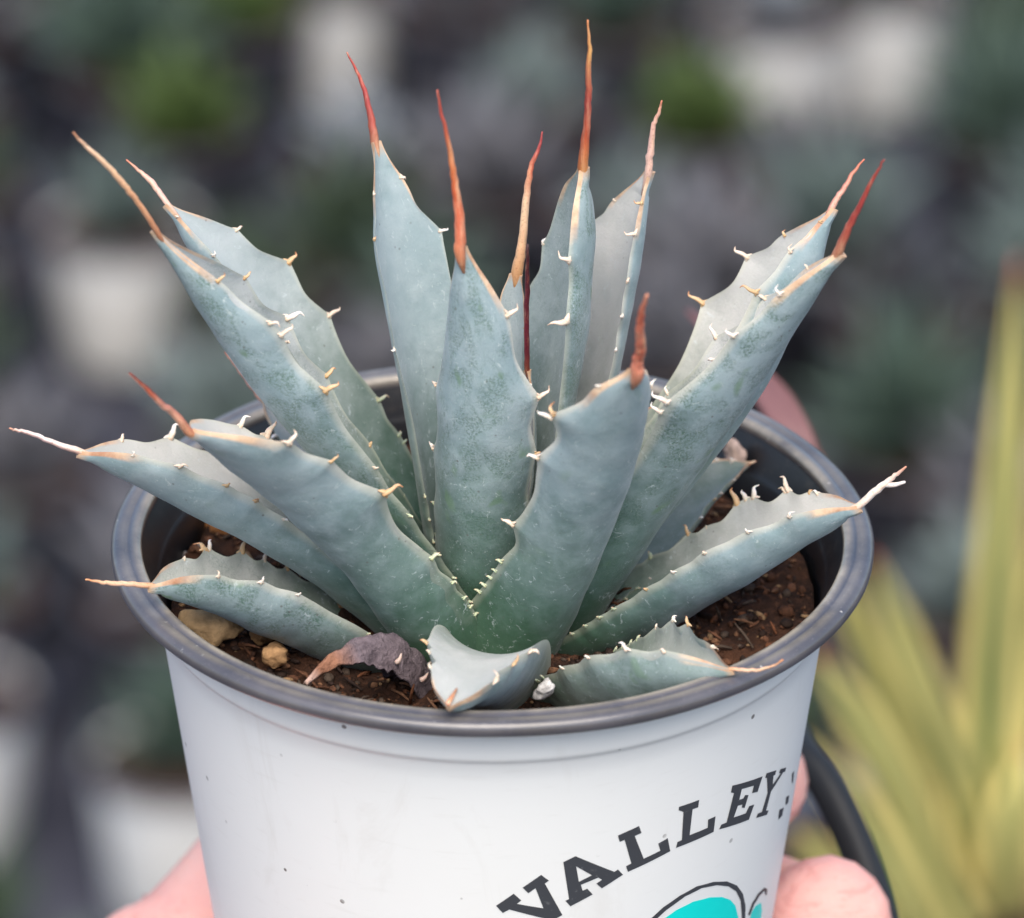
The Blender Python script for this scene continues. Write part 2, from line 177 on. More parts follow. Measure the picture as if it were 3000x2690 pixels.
'CE':{"P":[[0.248,0.058,-1.372],[1.026,0.445,0.618],[1.619,1.443,2.689],[2.237,1.448,5.035]],"w":[1.029,1.063,1.053,0.953,0.797,0.36],"f":[0.205,0.843],"tw":[-0.12,0.279],"t":[[-1,0.905,[0.03,0.034,0.012]],[-1,0.835,[-0.06,0.058,0.057]],[1,0.945,[-0.104,0.003,0.056]],[1,0.89,[-0.156,-0.001,0.049]],[1,0.795,[0.033,0.005,0.063]],[1,0.645,[0.008,-0.001,0.049]],[-1,0.1,[-0.042,0.03,0.003]],[-1,0.155,[-0.035,0.026,0.037]],[-1,0.21,[-0.055,0.043,0.011]],[-1,0.265,[-0.043,0.045,0.025]],[-1,0.32,[-0.04,0.023,0.021]],[-1,0.375,[-0.037,0.04,0.031]],[-1,0.49,[-0.149,0.045,0.034]],[-1,0.605,[-0.16,0.073,0.021]],[-1,0.72,[-0.134,0.072,0.034]],[1,0.1,[0.008,-0.049,0.024]],[1,0.155,[0.013,-0.055,0.024]],[1,0.21,[0.021,-0.052,0.03]],[1,0.265,[0.006,-0.046,0.041]],[1,0.32,[0.021,-0.034,0.031]],[1,0.375,[0.023,-0.032,0.037]],[1,0.49,[0.011,-0.104,0.094]],[1,0.72,[-0.001,-0.086,0.089]]],"sp":[[2.203,1.426,5.001,0.0646],[2.243,1.431,5.33,0.0573],[2.281,1.432,5.722,0.0393],[2.371,1.428,5.983,0.025],[2.404,1.426,6.14,0.0107]],"col":"pink"},
'FR':{"P":[[0.349,-1.176,-1.397],[1.223,-1.903,0.414],[1.519,-2.562,2.267],[1.931,-3.677,4.484]],"w":[1.188,0.991,0.928,0.955,0.822,0.483],"f":[1.391,0.927],"tw":[0.083,0.002],"t":[[1,0.835,[0.033,0.073,0.164]],[1,0.825,[-0.175,0.032,0.085]],[1,0.685,[-0.14,-0.009,0.009]],[1,0.43,[-0.155,0.027,0.078]],[1,0.285,[-0.073,-0.003,0.025]],[1,0.245,[-0.052,-0.002,0.028]],[1,0.215,[-0.059,-0.006,0.021]],[1,0.18,[-0.071,-0.004,0.025]],[1,0.15,[-0.073,0.001,0.035]],[1,0.94,[-0.055,-0.004,0.017]],[-1,0.1,[0.041,0.034,0.002]],[-1,0.155,[0.029,0.047,0.027]],[-1,0.21,[0.046,0.05,0.017]],[-1,0.265,[0.034,0.036,0.039]],[-1,0.32,[0.048,0.027,0.038]],[-1,0.375,[0.028,0.037,0.042]],[-1,0.49,[0.053,0.102,0.069]],[-1,0.605,[0.119,0.119,0.001]],[-1,0.72,[0.118,0.063,0.097]],[-1,0.835,[0.077,0.08,0.062]]],"sp":[[1.929,-3.718,4.462,0.1018],[1.946,-3.78,4.691,0.0813],[1.988,-3.877,4.907,0.0777],[1.968,-4.016,5.241,0.0639],[1.987,-4.163,5.577,0.0469],[2.053,-4.321,5.924,0.0234]],"col":"red3"},
'BH':{"P":[[-0.666,0.192,-1.5],[-1.549,0.962,-0.699],[-2.433,1.731,0.102],[-3.391,2.5,0.903]],"w":[0.657,0.696,0.708,0.655,0.516,0.314],"f":[0.8,0.8],"tw":[0.0,0.0],"t":[[-1,0.1,[-0.035,-0.03,0.041]],[-1,0.155,[-0.041,-0.032,0.048]],[-1,0.21,[-0.034,-0.052,0.012]],[-1,0.265,[-0.035,-0.047,0.025]],[-1,0.32,[-0.022,-0.039,0.028]],[-1,0.375,[-0.015,-0.04,0.031]],[-1,0.49,[-0.108,-0.076,0.099]],[-1,0.605,[-0.047,-0.158,0.067]],[-1,0.72,[-0.058,-0.053,0.093]],[-1,0.835,[-0.096,-0.141,0.05]],[1,0.1,[0.042,0.026,0.025]],[1,0.155,[0.051,0.041,0.02]],[1,0.21,[0.033,0.028,0.038]],[1,0.265,[0.039,0.025,0.035]],[1,0.32,[0.023,0.043,0.047]],[1,0.375,[0.03,0.049,0.026]],[1,0.49,[0.102,0.087,0.105]],[1,0.605,[0.107,0.045,0.062]],[1,0.72,[0.081,0.085,0.068]],[1,0.835,[0.058,0.077,0.072]]],"sp":[[-3.391,2.5,0.903,0.0632],[-3.602,2.676,1.089,0.0521],[-3.805,2.856,1.282,0.0335],[-3.941,2.963,1.395,0.0112]],"col":"pink"}}
LETTERS=[[[[0.0086,-3.503],[0.0628,-3.292],[0.0864,-3.419],[0.073,-3.476],[0.1562,-3.588],[0.1298,-3.214],[0.1078,-3.296],[0.0899,-3.191],[0.1459,-2.984],[0.1704,-3.098],[0.1581,-3.146],[0.217,-3.746],[0.1921,-3.805],[0.1733,-3.795],[0.0503,-3.574],[0.0294,-3.632]]],[[[0.2132,-2.795],[0.2502,-2.717],[0.38,-3.123],[0.3908,-3.093],[0.4094,-3.209],[0.3415,-3.374],[0.3221,-3.27],[0.3402,-3.219],[0.3269,-3.167],[0.2719,-3.244],[0.2784,-3.355],[0.2933,-3.333],[0.3121,-3.453],[0.2417,-3.606],[0.2247,-3.494],[0.2363,-3.472]],[[0.2539,-2.9],[0.3061,-3.104],[0.2649,-3.187]]],[[[0.3823,-2.481],[0.4511,-2.4],[0.4614,-2.538],[0.4391,-2.561],[0.4772,-3.016],[0.5357,-2.961],[0.525,-2.819],[0.5581,-2.777],[0.5729,-3.03],[0.426,-3.179],[0.4175,-3.069],[0.4353,-3.042],[0.4059,-2.587],[0.39,-2.603]]],[[[0.5883,-2.278],[0.665,-2.293],[0.6645,-2.421],[0.6428,-2.416],[0.6428,-2.871],[0.7165,-2.882],[0.7134,-2.734],[0.7448,-2.739],[0.7456,-3.012],[0.5939,-3.009],[0.5973,-2.911],[0.6137,-2.905],[0.6079,-2.4],[0.5884,-2.337]]],[[[0.8052,-2.332],[0.9676,-2.544],[0.9503,-2.771],[0.9182,-2.718],[0.9215,-2.594],[0.8559,-2.503],[0.8507,-2.679],[0.8725,-2.705],[0.8791,-2.662],[0.8982,-2.706],[0.8869,-2.903],[0.8705,-2.859],[0.8718,-2.809],[0.848,-2.776],[0.8346,-2.952],[0.8983,-3.023],[0.9119,-2.932],[0.9414,-2.972],[0.9221,-3.191],[0.7704,-3.022],[0.7777,-2.952],[0.802,-2.969],[0.8187,-2.49],[0.8031,-2.445]]],[[[0.9916,-2.55],[1.0615,-2.673],[1.0567,-2.742],[1.0441,-2.722],[1.0504,-2.896],[1.1042,-2.835],[1.0888,-2.795],[1.095,-2.741],[1.1488,-2.852],[1.1452,-2.913],[1.1254,-2.873],[1.0456,-3.0],[1.0304,-3.299],[1.0512,-3.343],[1.0433,-3.399],[0.9681,-3.272],[0.9749,-3.212],[1.0015,-3.248],[1.0212,-2.962],[0.9992,-2.651],[0.9871,-2.615]]]]
LETTER_EDGE=[[[1.242,-3.208],[1.2691,-3.232],[1.2844,-3.483],[1.2614,-3.406]],[[1.2112,-3.534],[1.2532,-3.608],[1.2571,-3.759],[1.2212,-3.698]],[[1.1532,-3.6],[1.2023,-3.686],[1.1989,-3.824],[1.1585,-3.785]]]
EMBLEM={"ring":[[0.509,-4.236],[0.5261,-4.156],[0.5679,-4.027],[0.6313,-3.926],[0.6998,-3.889],[0.7769,-3.965],[0.8475,-4.11],[0.9106,-4.329],[0.9577,-4.59],[0.989,-4.876],[1.0026,-5.15],[0.9915,-5.304],[0.9666,-5.244],[0.9796,-5.094],[0.9498,-4.691],[0.9109,-4.434],[0.8611,-4.23],[0.7962,-4.063],[0.724,-3.967],[0.6533,-3.981],[0.5825,-4.096],[0.5461,-4.203],[0.5284,-4.266]],"teal":[[0.5608,-4.288],[0.5793,-4.242],[0.6241,-4.169],[0.6931,-4.147],[0.7705,-4.228],[0.8319,-4.354],[0.8824,-4.519],[0.9192,-4.709],[0.9523,-5.013],[0.9487,-5.201],[0.8666,-5.193],[0.7335,-4.969],[0.6152,-4.623]],"ring2":[[1.0199,-5.118],[1.039,-4.955],[1.0773,-4.88],[1.1297,-4.907],[1.1685,-5.038],[1.1729,-5.157],[1.1495,-5.072],[1.1391,-4.985],[1.0949,-4.961],[1.0581,-5.024],[1.038,-5.163]],"teal2":[[1.0395,-5.242],[1.0507,-5.134],[1.0728,-5.091],[1.1207,-5.153],[1.1471,-5.366],[1.1513,-5.557],[1.0904,-5.521]]}
STONES=[[-4.015, -1.311, -0.95, 0.36, "tan"], [-3.29, -1.139, -1.15, 0.2, "tan2"], [-3.096, -1.89, -1.05, 0.24, "tan3"], [-1.745, -0.456, -1.0, 0.2, "pink"], [0.584, -3.332, -0.55, 0.17, "white"], [-3.95, 2.226, -1.15, 0.42, "rust"], [-4.343, 1.282, -1.2, 0.14, "grey"], [-4.507, 1.281, -1.25, 0.1, "grey"], [3.765, 5.253, -1.1, 0.2, "pale"], [-3.319, -0.7, -1.1, 0.1, "tan"], [-3.503, -0.656, -1.15, 0.1, "rust"]]
WITHERED=[[-0.696, -2.0, -1.423], [-1.011, -2.3, -0.752], [-1.393, -2.6, -0.268], [-1.775, -2.9, -0.128], [-2.12, -3.2, -0.117], [-2.394, -3.5, -0.202], [-2.605, -3.8, -0.302]]
STRIPED=[[[14.978, 71.462, -51.438, 0.913], [14.588, 69.95, -44.795, 0.978], [14.457, 68.117, -38.753, 0.749], [14.407, 66.961, -33.336, 0.507], [14.332, 65.967, -27.614, 0.041]], [[15.176, 71.461, -51.438, 0.609], [13.965, 69.874, -46.842, 0.626], [12.631, 67.911, -42.954, 0.612], [11.565, 66.605, -39.724, 0.516], [10.584, 65.279, -36.533, 0.07]], [[14.564, 70.75, -52.782, 0.609], [13.111, 68.655, -49.144, 0.626], [11.752, 66.808, -45.038, 0.67], [10.4, 65.468, -41.875, 0.602], [8.987, 64.031, -38.896, 0.085]], [[14.03, 70.252, -53.723, 0.609], [12.557, 68.036, -50.314, 0.626], [11.389, 66.65, -47.236, 0.645], [10.022, 65.19, -44.301, 0.576], [8.397, 63.743, -41.343, 0.085]], [[14.873, 71.929, -52.457, 0.459], [13.288, 71.372, -47.822, 0.452], [11.535, 69.644, -43.494, 0.501], [10.479, 68.293, -40.351, 0.435], [9.792, 67.486, -38.079, 0.086]], [[15.486, 72.214, -51.916, 0.551], [15.548, 71.786, -47.024, 0.602], [15.749, 71.23, -42.374, 0.592], [15.844, 69.494, -38.048, 0.087]], [[15.484, 71.712, -52.862, 0.765], [15.392, 70.234, -49.95, 0.903], [15.378, 69.561, -47.42, 0.745], [15.742, 69.632, -45.384, 0.089]], [[14.103, 70.785, -54.619, 0.551], [11.648, 67.9, -50.578, 0.596], [9.85, 66.478, -47.573, 0.498], [8.584, 65.515, -45.598, 0.087]], [[14.797, 72.466, -53.345, 0.615], [14.491, 71.535, -51.304, 0.7], [13.888, 70.805, -48.886, 0.602], [13.367, 70.61, -47.358, 0.09]]]
STRIPED_BASE=[15.103, 72.0, -52.322]
HOSE=[[4.608, 7.309, -7.539], [4.961, 6.2, -7.494], [5.335, 5.524, -7.698], [5.703, 4.719, -8.144], [5.972, 3.919, -8.583], [6.126, 3.161, -8.943], [6.228, 2.753, -9.712]]
REDLEAF=[[3.357, 15.83, -4.293], [3.753, 14.738, -4.215], [4.226, 13.602, -4.219], [4.772, 12.391, -4.364], [5.165, 11.551, -4.877], [5.276, 11.596, -5.858]]
WHITEPOTS=[[-16.973, 470.187, -190.0], [29.866, 459.956, -190.0], [-35.601, 409.73, -190.0], [-24.919, 311.164, -190.0], [-45.135, 320.839, -190.0], [40.837, 467.922, -190.0]]
GREENPLANTS=[[-30.387, 431.64, -185.0], [20.448, 431.437, -185.0], [35.27, 470.347, -185.0], [-26.219, 458.397, -185.0]]
# bench corners [[-54.523, 497.23, -205.0], [59.064, 496.775, -205.0], [-39.951, 309.268, -205.0], [42.987, 308.936, -205.0]]
BENCH_VIEW=(269.9,482.3,37.49,0.0775)

# ------------------------------------------------------------------ materials
def leaf_material():
    m = Mat('agave_leaf', 0.5, 0.35)
    co = m.coords('Object'); tt = m.attr('along'); ss = m.attr('across'); ad = m.attr('inner'); sd_ = m.attr('seed')
    off = m.node('ShaderNodeCombineXYZ'); m.link(sd_, off.inputs[0]); m.link(sd_, off.inputs[1])
    va = m.node('ShaderNodeVectorMath', operation='ADD'); m.link(co, va.inputs[0]); m.link(off.outputs[0], va.inputs[1]); p = va.outputs[0]
    uv = m.node('ShaderNodeCombineXYZ'); m.link(m.math('MULTIPLY', tt, 9.0), uv.inputs[0]); m.link(m.math('MULTIPLY', ss, 1.6), uv.inputs[1]); m.link(sd_, uv.inputs[2])
    u = uv.outputs[0]
    big = m.noise(p, 70, 3, 0.5)
    mid = m.noise(p, 260, 5, 0.6)
    fine = m.noise(p, 3000, 4, 0.7)
    grain = m.noise(p, 5200, 2, 0.6)
    wax = m.ramp(big, [(0.3, (0.175, 0.25, 0.265)), (0.5, (0.225, 0.305, 0.325)), (0.72, (0.28, 0.355, 0.38))])
    wax = m.mix(m.ramp(mid, [(0.40, 0.0), (0.66, 0.7)]), wax, (0.31, 0.38, 0.40))
    inner_c = m.ramp(big, [(0.3, (0.43, 0.43, 0.415)), (0.7, (0.585, 0.555, 0.525))])  # paler, warmer inner faces: bright skylight partly painted into the colour
    c = m.mix(m.math('MULTIPLY', m.math('MULTIPLY', ad, m.attr('beige')), 0.9), wax, inner_c)
    # greener, less bloom towards the base, darkened further as painted-in shade
    green = m.mix(mid, (0.028, 0.074, 0.043), (0.058, 0.12, 0.076))
    bf = m.ramp(m.math('ADD', tt, m.math('MULTIPLY', m.math('SUBTRACT', mid, 0.5), 0.35)), [(0.12, 1.0), (0.34, 0.62), (0.62, 0.0)])
    c = m.mix(bf, c, green)
    c = m.mix(m.math('MULTIPLY', m.attr('old'), m.ramp(mid, [(0.3, 1.0), (0.65, 0.7)])), c, m.mix(big, (0.10, 0.145, 0.11), (0.19, 0.225, 0.185)))
    # bloom rubbed away: lengthwise patches broken into fine pits
    st = m.noise(u, 1.7, 4, 0.6, 0.6)
    patch = m.ramp(st, [(0.44, 0.0), (0.60, 1.0)])
    speck = m.ramp(fine, [(0.42, 0.0), (0.60, 1.0)])
    rub = m.attr('rub')
    worn = m.math('MULTIPLY', m.math('MULTIPLY', m.math('MULTIPLY', patch, rub), speck), m.math('SUBTRACT', 1.0, m.math('MULTIPLY', ad, 0.6)))
    c = m.mix(m.math('MULTIPLY', worn, 0.78), c, (0.06, 0.125, 0.085))
    # sparse pits everywhere
    pits = m.math('MULTIPLY', m.ramp(grain, [(0.56, 0.0), (0.66, 1.0)]), m.ramp(mid, [(0.36, 0.2), (0.6, 0.8)]))
    c = m.mix(m.math('MULTIPLY', m.math('MULTIPLY', pits, m.math('ADD', m.math('MULTIPLY', rub, 0.5), 0.08)), 0.6), c, (0.09, 0.155, 0.13))
    im = m.noise(u, 1.0, 2, 0.5, 0.4)
    imp = m.math('MULTIPLY', m.ramp(im, [(0.64, 0.0), (0.70, 1.0)]), m.math('SUBTRACT', 1.0, ad))
    c = m.mix(m.math('MULTIPLY', m.math('MULTIPLY', imp, rub), 0.8), c, m.mix(fine, (0.07, 0.15, 0.07), (0.16, 0.26, 0.15)))
    # pale scratches / water marks
    scr = m.noise(u, 5.0, 6, 0.75, 1.2)
    c = m.mix(m.ramp(scr, [(0.60, 0.0), (0.66, 0.6)]), c, (0.47, 0.53, 0.54))
    # dusty specks
    vor = m.node('ShaderNodeTexVoronoi'); vor.inputs['Scale'].default_value = 420; m.link(p, vor.inputs['Vector'])
    c = m.mix(m.math('MULTIPLY', m.ramp(vor.outputs['Distance'], [(0.05, 1.0), (0.10, 0.0)]), m.ramp(big, [(0.45, 0.0), (0.6, 0.7)])), c, (0.10, 0.10, 0.09))
    # paler, slightly yellow edge line
    ab = m.math('ABSOLUTE', ss)
    c = m.mix(m.ramp(ab, [(0.94, 0.0), (0.99, 0.4)]), c, (0.46, 0.47, 0.36))
    # horny cream border running down from the tip
    tip = m.math('MULTIPLY', m.ramp(ab, [(0.86, 0.0), (0.93, 1.0)]), m.ramp(m.math('ADD', tt, m.math('MULTIPLY', m.math('SUBTRACT', mid, 0.5), 0.12)), [(0.87, 0.0), (0.92, 1.0)]))
    c = m.mix(m.math('MULTIPLY', tip, 0.9), c, m.mix(m.ramp(mid, [(0.35, 0.0), (0.6, 1.0)]), (0.40, 0.18, 0.09), (0.66, 0.47, 0.31)))
    c = m.mix(m.ramp(tt, [(0.975, 0.0), (1.0, 0.85)]), c, (0.50, 0.31, 0.18))
    m.base(c)
    m.set('Roughness', m.math('SUBTRACT', 0.62, m.math('MULTIPLY', worn, 0.18)))
    h = m.math('ADD', m.math('MULTIPLY', fine, 0.35), m.math('ADD', m.math('MULTIPLY', mid, 1.4), m.math('MULTIPLY', worn, -0.5)))
    m.bump(h, 0.35, 0.0004)
    m.set('Subsurface Weight', 0.06); m.b.inputs['Subsurface Radius'].default_value = (0.6, 1.0, 0.6); m.set('Subsurface Scale', 0.0015)
    m.set('Sheen Weight', 0.12); m.set('Sheen Roughness', 0.4)
    return m
M_LEAF = leaf_material()

def horn_material(name):
    m = Mat(name, 0.42, 0.45)
    vc = m.attr('tint', 'Color'); co = m.coords('Object')
    n1 = m.noise(m.mapping(co, (1, 1, 0.12)), 1300, 5, 0.6); n2 = m.noise(co, 3000, 3, 0.6)
    c = m.mix(m.ramp(n1, [(0.5, 0.0), (0.72, 0.32)]), vc, (0.74, 0.52, 0.34))
    c = m.mix(m.ramp(n2, [(0.30, 0.4), (0.48, 0.0)]), c, (0.22, 0.06, 0.03))
    m.base(c); m.bump(n1, 0.4, 0.0003); m.set('Subsurface Weight', 0.15); m.set('Subsurface Scale', 0.0008)
    m.b.inputs['Subsurface Radius'].default_value = (1.0, 0.5, 0.3)
    return m
M_SPINE = horn_material('agave_spine')
def tooth_material():
    m = Mat('agave_tooth', 0.45, 0.4)
    vc = m.attr('tint', 'Color'); n = m.noise(m.coords(), 1800, 3)
    m.base(m.mix(m.ramp(n, [(0.3, 0.22), (0.55, 0.0)]), vc, (0.46, 0.25, 0.13)))
    m.set('Subsurface Weight', 0.15); m.set('Subsurface Scale', 0.0006)
    return m
M_TOOTH = tooth_material()

# ------------------------------------------------------------------ plant pot
def pot_materials():
    wm = Mat('white_pot_plastic', 0.42, 0.45); co = wm.coords()
    n = wm.noise(co, 45, 4); d = wm.noise(co, 1500, 2, 0.5); z = wm.noise(wm.mapping(co, (1, 1, 6)), 160, 4)
    c = wm.mix(wm.ramp(n, [(0.35, 0.0), (0.75, 0.35)]), (0.80, 0.80, 0.775), (0.76, 0.75, 0.715))
    c = wm.mix(wm.ramp(z, [(0.60, 0.0), (0.75, 0.10)]), c, (0.52, 0.49, 0.43))
    vor = wm.node('ShaderNodeTexVoronoi'); vor.inputs['Scale'].default_value = 190; wm.link(co, vor.inputs['Vector'])
    sp = wm.math('MULTIPLY', wm.ramp(vor.outputs['Distance'], [(0.06, 1.0), (0.085, 0.0)]), wm.ramp(n, [(0.48, 0.0), (0.54, 1.0)]))
    c = wm.mix(wm.math('MULTIPLY', sp, 0.85), c, (0.12, 0.10, 0.085))
    vor2 = wm.node('ShaderNodeTexVoronoi'); vor2.inputs['Scale'].default_value = 75; wm.link(co, vor2.inputs['Vector'])
    c = wm.mix(wm.math('MULTIPLY', wm.ramp(vor2.outputs['Distance'], [(0.016, 0.9), (0.026, 0.0)]), wm.ramp(wm.noise(co, 30, 2), [(0.5, 0.0), (0.55, 1.0)])), c, (0.09, 0.07, 0.055))
    sm = wm.noise(wm.mapping(co, (1, 1, 0.3)), 85, 5, 0.7, 0.8)
    c = wm.mix(wm.ramp(sm, [(0.58, 0.0), (0.75, 0.16)]), c, (0.45, 0.40, 0.33))
    wm.base(c); wm.bump(wm.noise(co, 700, 2), 0.05, 0.0003); wm.set('Subsurface Weight', 0.0)
    gm = Mat('grey_rim_plastic', 0.32, 0.5); co = gm.coords()
    n = gm.noise(co, 500, 4, 0.65); n2 = gm.noise(gm.mapping(co, (1, 1, 5)), 1700, 3, 0.7); n3 = gm.noise(co, 90, 3)
    c = gm.mix(gm.ramp(n3, [(0.35, 0.0), (0.7, 1.0)]), (0.036, 0.037, 0.050), (0.075, 0.074, 0.090))
    c = gm.mix(gm.ramp(n2, [(0.62, 0.0), (0.74, 0.5)]), c, (0.28, 0.27, 0.28))
    vor = gm.node('ShaderNodeTexVoronoi'); vor.inputs['Scale'].default_value = 330; gm.link(co, vor.inputs['Vector'])
    sp = gm.math('MULTIPLY', gm.ramp(vor.outputs['Distance'], [(0.07, 1.0), (0.11, 0.0)]), gm.ramp(n, [(0.52, 0.0), (0.58, 1.0)]))
    c = gm.mix(gm.math('MULTIPLY', sp, 0.75), c, (0.50, 0.49, 0.47))
    lip_glint = gm.math('MULTIPLY', gm.attr('edge'), gm.ramp(gm.noise(co, 140, 4, 0.6), [(0.30, 0.25), (0.6, 1.0)])); c = gm.mix(gm.math('MULTIPLY', lip_glint, 0.7), c, (0.46, 0.40, 0.31))  # cream lip stripes paint the rim's golden highlights into the colour
    gm.set('Coat Weight', 0.6); gm.set('Coat Roughness', 0.18); gm.base(c); gm.set('Roughness', gm.ramp(n, [(0.3, 0.28), (0.7, 0.48)])); gm.bump(n2, 0.12, 0.0002)
    bm_ = Mat('black_pot_plastic', 0.36, 0.45); co = bm_.coords()
    n = bm_.noise(co, 300, 5, 0.7)
    bm_.base(bm_.mix(bm_.ramp(n, [(0.55, 0.0), (0.75, 0.6)]), (0.012, 0.012, 0.014), (0.075, 0.06, 0.05))); bm_.bump(n, 0.1, 0.0004)
    return wm, gm, bm_
M_WHITE, M_RIM, M_BLACK = pot_materials()
R0, RK = 4.97, 0.125
def wall_r(z): return R0 + RK*z
pot = tag(empty('plant_pot'), 'white plastic nursery pot with dark grey rim and printed lettering, held in a hand', 'plant pot')
# outer white wall: flared collar under the lip, shallow step ring, tapered body, closed bottom
prof = [(5.27, -0.235), (5.21, -0.27), (5.10, -0.33), (5.02, -0.42), (4.985, -0.52), (4.975, -0.56), (4.955, -0.68), (4.945, -0.76), (4.935, -0.82), (4.93, -0.87), (4.92, -0.91), (4.895, -0.95), (4.87, -0.98), (4.86, -1.0), (wall_r(-1.05), -1.05)]
for i in range(1, 31): 
    z = -1.05 - i*(9.2-1.05)/30; prof.append((wall_r(z), z))
prof += [(3.74, -9.32), (3.65, -9.4), (3.2, -9.4), (3.0, -9.25), (0.01, -9.25)]
V, Fc = lathe(prof, 160); o_wall = obj('wall', mesh('wall', V, Fc), M_WHITE, pot)
lip = [(5.06, -0.16), (5.05, -0.06), (5.075, -0.015), (5.13, 0.01), (5.20, 0.012), (5.235, -0.012), (5.27, -0.015), (5.33, 0.006), (5.42, -0.004), (5.475, -0.035), (5.50, -0.085), (5.495, -0.17), (5.47, -0.21), (5.41, -0.245), (5.33, -0.25), (5.265, -0.235)]
V, Fc = lathe(lip, 160)
V = [(x + 0.00012*mnoise.noise(Vector((x*60, y*60, 3.1))), y + 0.00012*mnoise.noise(Vector((x*60, y*60, 9.7))), z + 0.00022*mnoise.noise(Vector((x*35, y*35, 1.3)))) for x, y, z in V]
edge = [(0.0, 0.6, 1.0, 0.9, 0.25, 0.0, 0.3, 0.4, 0.08, 0.1, 0.15, 0.1, 0.3, 0.2, 0, 0)[i % len(lip)] for i in range(len(V))]  # strength of the painted highlight stripes along the lip profile
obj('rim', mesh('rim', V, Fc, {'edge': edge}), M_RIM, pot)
inn = [(5.062, -0.155), (5.01, -0.25), (4.90, -0.45), (4.86, -0.55), (4.83, -0.60), (4.79, -0.66), (wall_r(-1.2)-.1, -1.2), (wall_r(-1.9)-.1, -1.9), (wall_r(-2.6)-.1, -2.6)]
V, Fc = lathe(inn, 128); obj('inner_wall', mesh('inner_wall', V, [f[::-1] for f in Fc]), M_BLACK, pot)

def print_mesh(name, polys, mat, lift=0.006):
    """flat ink on the pot wall: polygon in (angle, height) cut into narrow strips and laid on the cone"""
    bm = bmesh.new(); loops = [[Vector((a*4.5, z, 0)) for a, z in p] for p in polys]
    from mathutils.geometry import tessellate_polygon
    flat = [v for lp in loops for v in lp]; vs_ = [bm.verts.new(v) for v in flat]
    for t in tessellate_polygon(loops):
        try: bm.faces.new([vs_[i] for i in t])
        except ValueError: pass
    xs = [v.x for v in flat]; zs = [v.y for v in flat]
    x = min(xs)+0.12
    while x < max(xs):
        bmesh.ops.bisect_plane(bm, geom=bm.verts[:]+bm.edges[:]+bm.faces[:], plane_co=(x, 0, 0), plane_no=(1, 0, 0)); x += 0.12
    for v in bm.verts:
        a, z = v.co.x/4.5, v.co.y; r = wall_r(z)+lift
        v.co = Vector((math.sin(a)*r, -math.cos(a)*r, z))*CM
    bmesh.ops.recalc_face_normals(bm, faces=bm.faces)
    c = sum((f.normal.dot(Vector((f.calc_center_median().x, f.calc_center_median().y, 0))) for f in bm.faces))
    if c < 0: bmesh.ops.reverse_faces(bm, faces=bm.faces)
    return obj(name, bm, mat, pot, smooth=False)
mi = Mat('dark_print', 0.45, 0.4); n = mi.noise(mi.coords(), 900, 4, 0.7)
mi.base(mi.mix(mi.ramp(n, [(0.62, 0.0), (0.7, 0.25)]), (0.052, 0.055, 0.062), (0.3, 0.3, 0.3)))
mt = Mat('turquoise_print', 0.4, 0.4); n = mt.noise(mt.coords(), 400, 3)
mt.base(mt.mix(n, (0.0, 0.70, 0.63), (0.005, 0.76, 0.68)))
for i, polys in enumerate(LETTERS): print_mesh('letter', polys, mi)
for p in LETTER_EDGE: print_mesh('letter', [p], mi)
em = print_mesh('emblem', [EMBLEM['teal']], mt)
for key, mm, nm in (('ring', mi, 'outline'), ('ring2', mi, 'outline'), ('teal2', mt, 'emblem_fill')):
    o = print_mesh(nm, [EMBLEM[key]], mm); o.parent = em

# ------------------------------------------------------------------ soil, crumbs, stones
def soil_material():
    m = Mat('potting_soil', 0.9, 0.2); co = m.coords()
    a = m.noise(co, 160, 6, 0.7); b = m.noise(co, 700, 5, 0.7); d = m.noise(co, 60, 3)
    c = m.mix(m.ramp(a, [(0.35, 0.0), (0.7, 1.0)]), (0.014, 0.008, 0.006), (0.085, 0.038, 0.022))
    c = m.mix(m.ramp(b, [(0.55, 0.0), (0.72, 0.7)]), c, (0.17, 0.075, 0.04))
    c = m.mix(m.ramp(d, [(0.55, 0.0), (0.7, 0.35)]), c, (0.13, 0.05, 0.02))
    m.base(c); m.bump(b, 0.8, 0.002); return m
M_SOIL = soil_material()
rng = random.Random(4)
nr, na = 46, 150; V = [(0, 0, -0.012)]; Fc = []
def soil_z(x, y):
    p = Vector((x*0.55, y*0.55, 0)); q = Vector((x*2.1, y*2.1, 5)); s = Vector((x*6, y*6, 9))
    return -1.08 + 0.22*mnoise.noise(p) + 0.16*mnoise.noise(q) + 0.07*mnoise.noise(s) - (0.22 if y < 0 else 0.0)*min(1, abs(y)/2)
V = [(0, 0, soil_z(0, 0)*CM)]
for i in range(1, nr+1):
    for k in range(na):
        r = 4.66*i/nr; a = 2*math.pi*k/na; x, y = r*math.cos(a), r*math.sin(a); V.append((x*CM, y*CM, soil_z(x, y)*CM))
for k in range(na): Fc.append((0, 1+k, 1+(k+1) % na))
for i in range(nr-1):
    for k in range(na):
        j = (k+1) % na; a = 1+i*na; b = 1+(i+1)*na; Fc.append((a+k, b+k, b+j, a+j))
soil = obj('potting_soil', mesh('potting_soil', V, Fc), M_SOIL); tag(soil, 'dark reddish brown potting soil filling the white pot', 'soil', kind='stuff')
